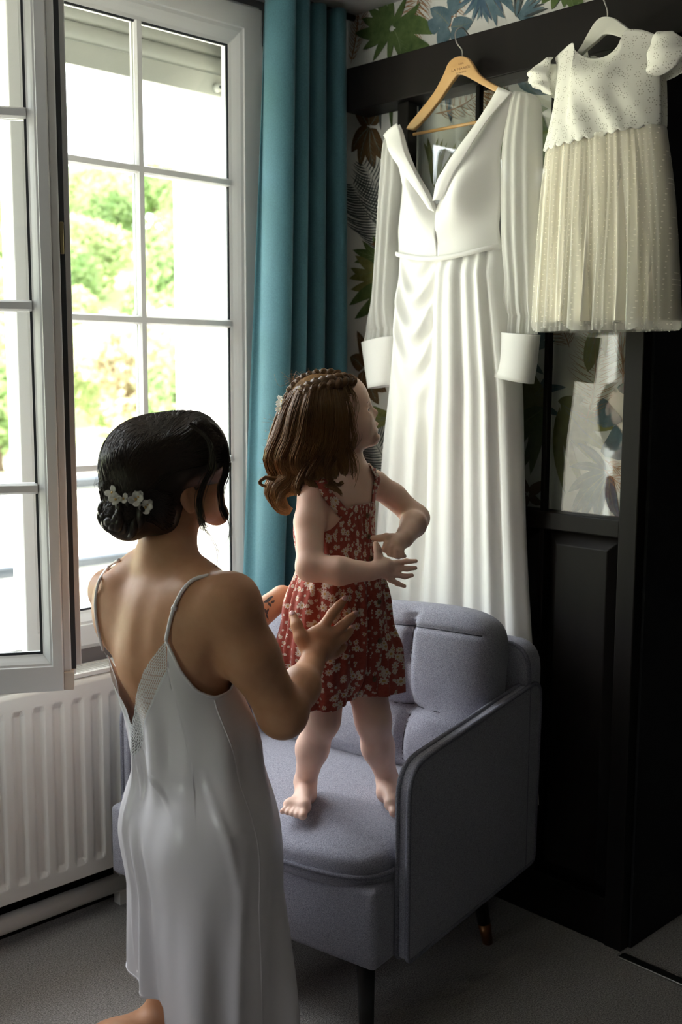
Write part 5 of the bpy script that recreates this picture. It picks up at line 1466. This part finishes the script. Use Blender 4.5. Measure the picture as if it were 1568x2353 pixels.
# flyaways
r = np.random.default_rng(4); PP = []
for k in range(190):
    if k < 90: a = hp(660 + r.uniform(0, 130), 872 + r.uniform(0, 12), r.uniform(-.05, .05)); dr = UP * r.uniform(.008, .02) - hX * r.uniform(-.01, .02)
    else: a = hp(640 + r.uniform(-6, 20), 960 + r.uniform(0, 170), r.uniform(-.01, .05)); dr = -hX * r.uniform(.01, .03) - UP * r.uniform(-.005, .03)
    b = dr + r.normal(0, .006, 3); cc = r.normal(0, .006, 3); PP.append([a + b * s + cc * math.sin(math.pi * s) for s in np.linspace(0, 1, 8)])
v, f = strands(np.array(PP), .00032, .00018, 3); obj('flyaway_strands', v, f, M['hair_child'], hair, uv=strands.uv)

# ------------------------------------------------------------------ the bride
BR = Body(); bd = 2.10
def bp_(px, py, d=bd): return atd(px, py, d)
bF, bL_ = V3(1, 0, 0), V3(0, 1, 0); RB = np.eye(3)
# head
ha = math.radians(-9); pit_ = math.radians(9)
bhX0 = V3(math.cos(ha), math.sin(ha), 0); bhY = V3(-math.sin(ha), math.cos(ha), 0)
bhX = bhX0 * math.cos(pit_) + UP * math.sin(pit_); bhZ = UP * math.cos(pit_) - bhX0 * math.sin(pit_); RBH = np.array([bhX, bhY, bhZ])
bhC = bp_(388, 1072, 2.11)
def bh(x, y, z): return bhC + bhX * x + bhY * y + bhZ * z
BR.ell(bh(-.004, 0, .012), (.096, .076, .088), 0, RBH)
BR.ell(bh(.042, 0, .018), (.056, .066, .056), .03, RBH)
BR.ell(bh(.040, 0, -.042), (.052, .058, .070), .03, RBH)
for sd in (-1, 1):
    BR.ell(bh(.056, .040 * sd, -.034), (.036, .032, .036), .02, RBH)
    BR.cone(bh(.085, .008 * sd, -.114), bh(.018, .054 * sd, -.078), .016, .020, .03)
    BR.ell(bh(.080, .030 * sd, -.004), (.014, .016, .010), .012, RBH, sub=True)
    BR.ell(bh(.066, .030 * sd, -.006), (.011, .012, .011), .003, RBH)
    BR.ell(bh(.101, .009 * sd, -.044), (.007, .006, .006), .006, RBH)
    # ears: rim, bowl and lobe
    BR.ell(bh(-.008, .081 * sd, -.050), (.018, .0085, .030), .006, RBH); BR.ell(bh(-.004, .091 * sd, -.047), (.010, .0075, .018), .004, RBH, sub=True); BR.ell(bh(-.006, .079 * sd, -.075), (.008, .006, .009), .006, RBH)
BR.ell(bh(.088, 0, -.116), (.018, .020, .016), .016, RBH)
BR.ell(bh(.082, 0, -.078), (.018, .028, .026), .018, RBH)
BR.cone(bh(.090, 0, -.004), bh(.112, 0, -.040), .007, .009, .010)
BR.ell(bh(.100, 0, -.070), (.008, .017, .006), .006, RBH); BR.ell(bh(.098, 0, -.083), (.008, .016, .007), .005, RBH); BR.ell(bh(.110, 0, -.0765), (.010, .022, .0013), .003, RBH, sub=True)
# neck and trunk
c7 = bp_(372, 1275, 2.10)
BR.chain([bh(-.012, 0, -.060), bp_(392, 1215, 2.11), bp_(384, 1285, 2.10)], [.050, .044, .047], .03)
BR.ell(bp_(394, 1395, 2.10), (.078, .146, .088), .04, RB, grp='t')
BR.ell(bp_(396, 1500, 2.10), (.098, .138, .125), .05, RB, grp='t')
BR.ell(bp_(445, 1690, 2.11), (.086, .116, .120), .06, RB, grp='t')
BR.ell(bp_(468, 1870, 2.11), (.108, .150, .135), .06, RB, grp='t')
for s in (-1, 1): BR.ell(bp_(468, 1900, 2.11) + V3(-.038, .07 * s, 0), (.085, .085, .10), .04, RB, grp='t')
BR.ell(bp_(396, 1480, 2.10) + V3(.075, -.065, 0), (.055, .06, .055), .03, RB, grp='t'); BR.ell(bp_(396, 1480, 2.10) + V3(.075, .065, 0), (.055, .06, .055), .03, RB, grp='t')
bsR, bsL = bp_(526, 1384, 1.99), bp_(258, 1358, 2.23)
BR.chain([bp_(384, 1268, 2.10), bp_(462, 1338, 2.05), bsR], [.036, .030, .043], .04, 't'); BR.chain([bp_(376, 1268, 2.11), bp_(318, 1312, 2.16), bsL], [.036, .030, .040], .04, 't')
# shoulder blades and the furrow of the spine
BR.ell(bp_(440, 1430, 2.0), (.022, .050, .070), .035, RB, grp='t'); BR.ell(bp_(252, 1405, 2.14), (.026, .052, .074), .035, RB, grp='t')
BR.chain([bp_(322, 1330, 2.005), bp_(296, 1450, 1.985), bp_(300, 1600, 1.99), bp_(318, 1700, 2.0)], [.010, .013, .014, .012], .035, 't', True)
# right arm round to the child
beR = bp_(650, 1640, 2.05); bwR = bp_(716, 1527, 2.215)
BR.chain([bsR, bp_(576, 1508, 2.005), beR], [.050, .0485, .043], .03, 'a'); BR.chain([beR, bp_(690, 1578, 2.12), bwR], [.043, .036, .0255], .025, 'a')
BR.ell(bp_(538, 1400, 1.985), (.044, .046, .056), .03, RB, grp='a')
h2 = lambda x, y, d=2.255: atd(x, y, d)
BR.ell(h2(733, 1480, 2.245), (.036, .020, .040), .014, np.array([rh, fh, UP]), grp='h')
hp2 = [([bwR, h2(730, 1490, 2.24)], [.025, .024]),
       ([h2(722, 1482, 2.245), h2(737, 1449, 2.25), h2(764, 1410, 2.255), h2(778, 1394, 2.262), h2(791, 1378, 2.272)], [.014, .0125, .0105, .0095, .0078]),
       ([h2(734, 1486, 2.245), h2(757, 1462, 2.252), h2(787, 1438, 2.262), h2(802, 1424, 2.272), h2(816, 1411, 2.284)], [.014, .0125, .0105, .0095, .0078]),
       ([h2(740, 1494, 2.245), h2(767, 1480, 2.255), h2(790, 1463, 2.27), h2(800, 1453, 2.282), h2(808, 1444, 2.294)], [.014, .012, .0102, .0092, .0076]),
       ([h2(740, 1504, 2.245), h2(768, 1502, 2.262), h2(784, 1490, 2.28), h2(792, 1483, 2.295)], [.013, .0108, .0092, .0076]),
       ([h2(712, 1498, 2.235), h2(692, 1466, 2.235), h2(682, 1437, 2.245), h2(673, 1413, 2.262)], [.017, .0140, .0118, .0088])]
hand_px(BR, hp2, 'h', .007)
# left arm, passing behind the child's back
beL = bp_(428, 1540, 2.36); bwL = bp_(648, 1372, 2.47)
BR.chain([bsL, bp_(345, 1450, 2.32), beL], [.044, .044, .040], .03, 'a'); BR.chain([beL, bp_(560, 1440, 2.42), bwL], [.042, .036, .026], .025, 'a')
l2 = lambda x, y, d: atd(x, y, d)
BR.ell(l2(690, 1372, 2.53), (.034, .020, .030), .014, np.array([rh, fh, UP]), grp='h')
hand_px(BR, [([bwL, l2(686, 1372, 2.52)], [.025, .022]), ([l2(695, 1360, 2.53), l2(735, 1350, 2.555), l2(775, 1345, 2.56)], [.012, .0105, .008]), ([l2(695, 1370, 2.53), l2(740, 1366, 2.56), l2(785, 1366, 2.56)], [.012, .0105, .008]),
             ([l2(695, 1380, 2.53), l2(736, 1382, 2.56), l2(778, 1386, 2.56)], [.012, .0105, .008]), ([l2(690, 1390, 2.53), l2(725, 1398, 2.555), l2(755, 1404, 2.56)], [.011, .0095, .0075]), ([l2(672, 1358, 2.50), l2(690, 1335, 2.51), l2(702, 1318, 2.52)], [.014, .0115, .0085])], 'h', .007)
# kneeling legs
hipc = bp_(468, 1920, 2.11)
for s in (-1, 1):
    hip = hipc + V3(-.005, .070 * s, -.03); kn = V3(hip[0] + .035, hip[1] + (.085 if s > 0 else -.005), .058); an = kn + V3(-.40, -.01 if s < 0 else .045, -.012)
    BR.chain([hip, kn], [.072, .050], .04, 'l'); BR.chain([kn, kn + V3(-.15, 0, .004), an], [.054, .054, .036], .03, 'l'); BR.chain([an, an + V3(-.10, 0, -.015), an + V3(-.19, 0, -.032)], [.035, .030, .014], .02, 'l')
bride = thing('person', V3(hipc[0], hipc[1], 0.0), 'kneeling woman with dark upswept hair in a white satin slip dress', 'person')
v, f = BR.mesh(.0036, smooth=2)
obj('body', v, f, M['skin_adult'], bride)
# nails of the hand in view
for (P, R_) in hp2[1:]:
    tip = np.array(P[-1]); bse = np.array(P[-2]); d = tip - bse; d /= np.linalg.norm(d); n = -fh + UP * .35; n -= d * (n @ d); n /= np.linalg.norm(n); s = np.cross(d, n); r_ = R_[-1]; V_ = []
    for i in range(7):
        t = i / 6
        for j in range(7):
            q = j / 6 * 2 - 1; w_ = r_ * .68 * (1 - .35 * (2 * t - 1) ** 4)
            V_.append(tip + d * (-.006 + .0125 * t) + s * w_ * q + n * (r_ * (1.0 - .34 * q * q) + .0006 - .0022 * t * t))
    o = obj('fingernail', V_, grid_faces(7, 7), M['nail'], bride); add_solid(o, .0005)
# leaf tattoo on the far forearm
M['tattoo'] = mat('tattoo_ink', (.055, .045, .045), .6); noise_bump(M['tattoo'], 400, .1, .0003)
def skin_leaf(a, b, wd):
    a = np.array(a, float); b = np.array(b, float); d = b - a; nn = np.array([-d[1], d[0]]) / np.linalg.norm(d); V_ = []; k = 7
    for i in range(k):
        t = i / (k - 1); w_ = wd * math.sin(math.pi * (.04 + .92 * t))
        for q in (-1, 0, 1): V_.append(hit(BR, *(a + d * t + nn * w_ * q), .0005, 2.2))
    return V_, grid_faces(k, 3)
tb = MB()
for a, b, w_ in (((606, 1384), (622, 1378), 3.2), ((612, 1380), (628, 1370), 3.2), ((597, 1383), (607, 1392), 2.2), ((598, 1391), (606, 1386), 1.8), ((607, 1398), (616, 1412), 3.0), ((618, 1398), (612, 1410), 2.4), ((616, 1384), (624, 1394), 3.0), ((611, 1408), (617, 1424), 2.0), ((622, 1386), (632, 1380), 3.)):
    v, f = skin_leaf(a, b, w_); tb.add(v, f)
tb.build('tattoo', M['tattoo'], bride, smooth=True, kind='stuff')

# ---- satin slip
M['slip'] = mat('white_satin', (.83, .79, .82), .32, spec=.5, sheen=.15)
noise_bump(M['slip'], 7, .25, .02, 2.0, scl=(1, 1, .35))
def lace_mat():
    m = mat('lace_trim', (.84, .84, .85), .75, spec=.2); tc = N(m, 'ShaderNodeTexCoord')
    v = N(m, 'ShaderNodeTexVoronoi', voronoi_dimensions='2D', i_Scale=150.0); v.inputs['Randomness'].default_value = .12; L(m, tc.outputs['UV'], v.inputs['Vector'])
    hol = math_node(m, 'LESS_THAN', v.outputs['Distance'], .34)
    bp = N(m, 'ShaderNodeBump', i_Strength=.8, i_Distance=.001); L(m, v.outputs['Distance'], bp.inputs['Height']); L(m, bp.outputs[0], bsdf(m).inputs['Normal'])
    nt = m.node_tree; tp = N(m, 'ShaderNodeBsdfTransparent'); x = N(m, 'ShaderNodeMixShader'); L(m, math_node(m, 'MULTIPLY', hol, .8), x.inputs[0]); L(m, bsdf(m).outputs[0], x.inputs[1]); L(m, tp.outputs[0], x.inputs[2]); L(m, x.outputs[0], nt.nodes['Material Output'].inputs[0]); return m
M['lace'] = lace_mat()
TG = ('t',)
SV = Body(); SV.pr = [p for p in BR.pr if p[5] == 't' and not p[4]]
SV.ell(bp_(470, 1980, 2.11), (.116, .156, .15), .06, RB)
axs = [bp_(392, 1380, 2.10), bp_(396, 1500, 2.10), bp_(445, 1690, 2.11), bp_(468, 1870, 2.11), bp_(474, 2000, 2.11)]
ax_z = [p[2] for p in axs][::-1]
def bax(z): return np.array([np.interp(z, ax_z, [p[i] for p in axs][::-1]) for i in (0, 1)])
sB = -bF; sR = -bL_       # angle 0 = back, + = her right
nth2 = 300; th2 = np.linspace(-np.pi, np.pi, nth2, endpoint=False)
zlow = axs[-1][2]
zs2 = np.linspace(zlow - .02, bp_(380, 1330, 2.1)[2], 120)
R2, C2, D2_ = cast(SV, zs2, th2, sB, sR, bax, .30, 80)
R2 = np.apply_along_axis(lambda a: np.convolve(np.pad(a, 3, mode='edge'), np.ones(7) / 7, 'valid'), 0, R2)
_ih = int(np.argmin(np.abs(zs2 - axs[3][2])))
for _i in range(_ih, -1, -1): R2[_i] = np.maximum(R2[_i], R2[_i + 1] * .996)     # satin falls straight from the hips
pz = rng.uniform(0, 6.28, 10)
RIDGES = []
def slip_pt(a, z, off=0.0):
    j = (a + np.pi) / (2 * np.pi) * nth2; j0 = int(math.floor(j)) % nth2; j1 = (j0 + 1) % nth2; tj = j - math.floor(j)
    if z >= zs2[0]:
        i = np.interp(z, zs2, np.arange(len(zs2))); i0 = int(min(i, len(zs2) - 2)); t = i - i0
    else: i0, t = 0, 0.0
    R_ = (R2[i0, j0] * (1 - t) + R2[i0 + 1, j0] * t) * (1 - tj) + (R2[i0, j1] * (1 - t) + R2[i0 + 1, j1] * t) * tj
    c = bax(max(z, zs2[0])); dn = max(0.0, zlow - z)
    hipz = axs[3][2]; waz = axs[2][2]
    R_ += .006 + .020 * math.exp(-((z - waz) / .10) ** 2)           # loose over the waist
    R_ += dn * (.035 + .05 * (math.cos(a) < 0) * 0)
    k = smoothstep(hipz + .06, hipz - .45, z)
    R_ += k * (.016 * math.sin(3 * a + .6 + 1.2 * z) + .013 * math.sin(5 * a + pz[1] + 2 * z) + .007 * math.sin(9 * a + pz[2] - 3 * z) + .004 * math.sin(15 * a + pz[3]))
    kk = smoothstep(axs[1][2], waz, z) * smoothstep(hipz - .12, waz, z)
    R_ += kk * (.0045 * math.sin(7 * a + 6 * z + pz[4]) + .004 * math.sin(11 * a - 14 * z + pz[5]))
    # long drag lines falling from the point of the V
    for a0, z0, a1, z1, am, wd_ in RIDGES:
        t = (z0 - z) / (z0 - z1)
        if 0 < t < 1: R_ += am * math.exp(-((a - a0 - (a1 - a0) * t) / wd_) ** 2) * math.sin(math.pi * t) ** .7
    d = np.array([math.cos(a) * sB[0] + math.sin(a) * sR[0], math.cos(a) * sB[1] + math.sin(a) * sR[1]])
    return np.array([c[0] + (R_ + off) * d[0], c[1] + (R_ + off) * d[1], z])
def slip_az(px, py):
    """angle and height on the slip for a picture point"""
    best = None
    A, Z = np.meshgrid(np.linspace(-2.4, 2.4, 121), np.linspace(zs2[0], zs2[-1], 140), indexing='ij')
    if not hasattr(slip_az, 'P'): slip_az.P = np.array([[slip_pt(a, z) for z in Z[0]] for a in A[:, 0]])
    Q = slip_az.P - CAM; w_ = Q @ c_f; X_ = 784 + FPX * (Q @ c_r) / w_; Y_ = 1176.5 - FPX * (Q @ c_u) / w_
    e = (X_ - px) ** 2 + (Y_ - py) ** 2 + 4e4 * np.maximum(0, w_ - w_.min(0, keepdims=True) - .16)
    i = np.unravel_index(np.argmin(e), e.shape); return A[i], Z[i]
vL = slip_az(230, 1505); vB = slip_az(303, 1668); vR = slip_az(384, 1470); arm_pts = [slip_az(x, y) for x, y in ((396, 1500), (418, 1550), (450, 1585), (492, 1604), (528, 1588))]
_vz, _va, _hz = vB[1], vB[0], axs[3][2]
RIDGES += [(_va + .02, _vz - .01, _va + .95, _hz + .04, .007, .055), (_va, _vz - .01, _va + .12, _hz + .05, .006, .035), (_va - .04, _vz - .02, _va - .12, _hz - .05, .005, .035), (_va + .10, _vz - .03, _va + .55, _hz + .10, -.005, .06),
           (_va + .02, _hz + .02, _va + .42, .20, .011, .06), (_va + .16, _hz, _va + .62, .16, -.008, .08), (_va - .10, _hz + .03, _va + .04, .30, .007, .045), (1.05, _vz - .05, 1.30, _hz - .1, .005, .05), (1.35, _hz, 1.25, .12, .008, .08)]
zfr = bp_(400, 1420, 2.05)[2]
ka = [-np.pi, -2.3, -1.75, -1.35, vL[0] - .12, vL[0], vB[0], vR[0]] + [max(vR[0] + .03, a) for a, _ in arm_pts] + [1.95, 2.4, np.pi]
kz = [zfr, zfr + .01, vL[1] - .10, vL[1] - .10, vL[1] - .035, vL[1], vB[1], vR[1]] + [z for _, z in arm_pts] + [arm_pts[-1][1] + .02, zfr + .01, zfr]
order = np.argsort(ka); ka = np.array(ka)[order]; kz = np.array(kz)[order]
_da = np.linspace(-np.pi, np.pi, 1441); _dz = np.interp(_da, ka, kz); _k = np.hanning(61); _k /= _k.sum()
_ds = np.convolve(np.pad(_dz, 30, mode='edge'), _k, 'valid'); _wt = smoothstep(vR[0] + .02, vR[0] + .16, _da) + smoothstep(vL[0] - .02, vL[0] - .16, _da); _dz = _dz * (1 - _wt) + _ds * _wt
def slip_top(a): return float(np.interp(a, _da, _dz))
def hem(a):     # higher at her left, longest on her right
    return float(np.interp(a, [-np.pi, -1.5, -.5, 0.0, .34, .50, .8, 1.6, 2.6, np.pi], [.27, .30, .285, .27, .255, .12, .075, .06, .10, .27]))
def lace_w(a):
    return float(np.interp(a, [vL[0] - .02, vL[0], vB[0], vR[0], vR[0] + .02], [0, .056, .056, .052, 0]))
acols = np.unique(np.concatenate([np.linspace(-np.pi, np.pi, 280, endpoint=False), [vB[0], vL[0], vR[0]]])); na = len(acols); nrow = 150
V_ = []
for i in range(nrow):
    s = i / (nrow - 1)
    for a in acols:
        z0, z1 = slip_top(a) - lace_w(a), hem(a); V_.append(slip_pt(a, z0 + (z1 - z0) * s))
slip = obj('slip_dress', V_, grid_faces(nrow, na, True), M['slip'], bride); add_solid(slip, .0018)
# lace along both sides of the V
def lace(p, q, wd, name='lace_edging'):
    V_ = []; UV = []; n = 40
    for i in range(n):
        t = i / (n - 1); a = p[0] + (q[0] - p[0]) * t; z = slip_top(a)
        for k in range(7):
            s = k / 6; zz = z - s * (lace_w(a) + .006) * (1 - .0 * t) ; zig = .0022 * abs(math.sin(46 * math.pi * t)) if k == 0 else 0
            V_.append(slip_pt(a, zz + zig, .0022)); UV.append((t * .24, s * wd))
    o = obj(name, V_, grid_faces(n, 7), M['lace'], slip, uv=UV); return o
lace(vL, vB, .062); lace(vB, vR, .078)
# bound armhole edge
V_ = np.array([slip_pt(a, slip_top(a), .001) for a in np.linspace(vR[0], 1.9, 40)]); mb = MB(); mb.tube(V_, .0026, 8); mb.build('armhole_binding', M['slip'], slip, smooth=True)
V_ = np.array([slip_pt(a, hem(a) + .004, .001) for a in np.linspace(-np.pi, np.pi, 160)]); mb = MB(); mb.tube(V_, .0014, 6); mb.build('hem_binding', M['slip'], slip, smooth=True)
V_ = np.array([slip_pt(arm_pts[3][0] + .25 * t, arm_pts[3][1] - .005 + (hem(arm_pts[3][0] + .25) - arm_pts[3][1]) * t, .0008) for t in np.linspace(0, 1, 60)]); mb = MB(); mb.tube(V_, .0016, 6); mb.build('side_seam', M['slip'], slip, smooth=True)
# spaghetti straps
pe = slip_pt(vR[0], vR[1], .003)
P = [pe] + [hit(BR, x, y, .003) for x, y in ((388, 1440), (396, 1408), (408, 1378), (425, 1350), (447, 1331))] + [hit(BR, 470, 1323, .003) + V3(.01, 0, 0)]
mb = MB(); mb.tube(spline(P, 40), .0036, 8); st = mb.build('shoulder_strap', M['slip'], slip, smooth=True)
q = hit(BR, 402, 1393, .004); q2 = hit(BR, 399, 1402, .004); mb = MB(); mb.tube([q, q2], .0058, 10); mb.build('strap_slider', M['slip'], st, smooth=True)
pl = slip_pt(vL[0], vL[1], .003)
P = [pl] + [hit(BR, x, y, .003) for x, y in ((226, 1450), (220, 1410), (220, 1370), (230, 1330), (250, 1302))] + [hit(BR, 274, 1286, .003)]
mb = MB(); mb.tube(spline(P, 40), .0030, 8); st = mb.build('shoulder_strap', M['slip'], slip, smooth=True)

# ---- dark upswept hair
HB_ = Body(); RS = np.array([rh, fh, UP])
HB_.ell(bp_(376, 1068, 2.105), (.120, .100, .098), 0, RS)
HB_.ell(bp_(320, 1095, 2.07), (.070, .080, .090), .03, RS)
HB_.ell(bp_(440, 1035, 2.10), (.068, .080, .072), .03, RS)
HB_.ell(bp_(362, 1160, 2.07), (.060, .060, .060), .03, RS)
HB_.ell(bp_(296, 1178, 2.035), (.052, .050, .054), .015, RS)
HB_.ell(bp_(258, 1130, 2.04), (.022, .03, .026), .012, RS)
HB_.ell(bp_(478, 1192, 2.0), (.062, .14, .066), .03, RS, sub=True)
HB_.chain([bp_(460, 985, 2.03), bp_(496, 1025, 2.04), bp_(506, 1065, 2.05)], [.020, .016, .008], .02)
v, f = HB_.mesh(.004, smooth=3)
bhair = obj('hair', v, f, M['hair_bride'], bride)
hc = bp_(376, 1080, 2.10)
r = np.random.default_rng(12); D = []; nS, mS = 2400, 14
for k in range(nS):
    # roots along the parting / hairline, ends in the knot low at the back
    if k % 5 == 4: a0 = bp_(290 + r.uniform(0, 110), 955 + r.uniform(0, 25), 2.04 + r.uniform(-.05, .12))
    elif k % 4 == 0: a0 = bp_(330 + r.uniform(0, 150), 952 + r.uniform(0, 30), 2.06 + r.uniform(-.05, .06))
    elif k % 4 == 1: a0 = bp_(465 + r.uniform(0, 50), 985 + r.uniform(0, 80), 2.0 + r.uniform(-.02, .08))
    elif k % 4 == 2: a0 = bp_(430 + r.uniform(0, 70), 960 + r.uniform(0, 60), 2.0 + r.uniform(-.02, .08))
    else: a0 = bp_(372 + r.uniform(0, 36), 1175 + r.uniform(-20, 50), 2.0 + r.uniform(-.02, .04))
    a1 = bp_(285 + r.uniform(-30, 40), 1140 + r.uniform(-15, 40), 1.98 + r.uniform(-.02, .04))
    am = bp_(232 + r.uniform(-14, 60), 1030 + r.uniform(-60, 50), 2.02 + r.uniform(-.06, .08)) if k % 5 == 4 else bp_(330 + r.uniform(-50, 50), 1040 + r.uniform(-50, 60), 1.96) if k % 4 != 3 else (a0 + a1) / 2 + V3(-.05, -.05, 0)
    for s in np.linspace(0, 1, mS):
        p = (1 - s) ** 2 * a0 + 2 * s * (1 - s) * am + s * s * a1; d = p - hc; D.append(d / np.linalg.norm(d))
D = np.array(D); R_ = shell(HB_, hc, D, .03, .19, 44) + np.repeat(r.uniform(.0003, .0026, nS), mS)
v, f = strands((hc + R_[:, None] * D).reshape(nS, mS, 3), .0011, .0007, 3); obj('swept_strands', v, f, M['hair_bride'], bhair, uv=strands.uv)
# coils of the knot
kc = bp_(296, 1178, 2.035); kn = -fh * .75 - rh * .5 + UP * .05; kn /= np.linalg.norm(kn); ka_ = np.cross(kn, UP); ka_ /= np.linalg.norm(ka_); kb_ = np.cross(kn, ka_)
for c in range(9):
    rr = .016 + .032 * ((c * 7) % 9) / 9; t0 = c * 1.7; tt = np.linspace(t0, t0 + 3.4, 26); sp_ = 1 + .12 * np.sin(3 * tt + c)
    q = np.array([kc + (ka_ * math.cos(t) * rr * 1.0 + kb_ * math.sin(t) * rr * 1.06) * s_ + kn * (.050 - .85 * rr ** 2 / .05 + .003 * math.sin(5 * t + c)) for t, s_ in zip(tt, sp_)])
    mb = MB(); mb.tube(q, .0095 * np.sin(np.linspace(.35, 2.8, 26)) + .001, 8); lk = mb.build('knot_lock', M['hair_bride'], bhair, smooth=True)
    S = np.array([q + r.normal(0, .0006, q.shape) + .0088 * np.sin(np.linspace(.35, 2.8, 26))[:, None] * (math.cos(a) * kn + math.sin(a) * (ka_ * np.cos(tt)[:, None] + kb_ * np.sin(tt)[:, None])) for a in r.uniform(-1.6, 1.6, 40)])
    vv, ff = strands(S, .0010, .0006, 3); obj('knot_strands', vv, ff, M['hair_bride'], lk)
# face-framing locks and wisps
def lock(pts, n, spread, r0, r1, name, seed):
    rr = np.random.default_rng(seed); s = spline(np.array([bp_(*p) for p in pts]), 26); S = []
    for k in range(n):
        o = rr.normal(0, spread, 3); t = np.linspace(0, 1, 26)[:, None]; S.append(s + o * (.6 + .8 * t) + rr.normal(0, spread * .6, 3) * np.sin(np.pi * t))
    v, f = strands(np.array(S), r0, r1, 3); return obj(name, v, f, M['hair_bride'], bhair)
lock([(455, 962, 2.03), (498, 990, 2.03), (518, 1045, 2.04), (520, 1085, 2.05), (508, 1120, 2.05), (510, 1160, 2.05), (520, 1188, 2.06)], 70, .0026, .0010, .0003, 'fringe_lock', 1)
lock([(440, 975, 2.0), (480, 1010, 2.0), (488, 1070, 2.01), (470, 1110, 2.01), (458, 1150, 2.02), (462, 1190, 2.02), (470, 1215, 2.02)], 55, .0028, .0010, .0003, 'fringe_lock', 2)
lock([(512, 1170, 2.06), (524, 1195, 2.06), (529, 1215, 2.06), (525, 1240, 2.06), (510, 1258, 2.06)], 10, .0014, .0005, .0002, 'loose_wisp', 3)
lock([(470, 1215, 2.03), (485, 1235, 2.03), (498, 1262, 2.03), (500, 1290, 2.03), (490, 1310, 2.03)], 8, .0018, .0004, .0002, 'loose_wisp', 4)
lock([(262, 1120, 2.0), (240, 1105, 2.0), (226, 1115, 2.0), (232, 1090, 2.0)], 8, .003, .0004, .0002, 'loose_wisp', 5)
# white blossoms pinned above the knot
for k, (x, y, rr_) in enumerate(((258, 1132, .012), (266, 1148, .012), (284, 1146, .010), (312, 1148, .014), (318, 1142, .011), (334, 1166, .013), (340, 1160, .010))):
    c = hit(HB_, x, y, .006); n = normal(HB_, c) * .6 - fh * .6 + UP * .2; flower('hair_blossom', bhair, c, n, rr_, 4 if k % 2 else 3, .45, 20 + k)
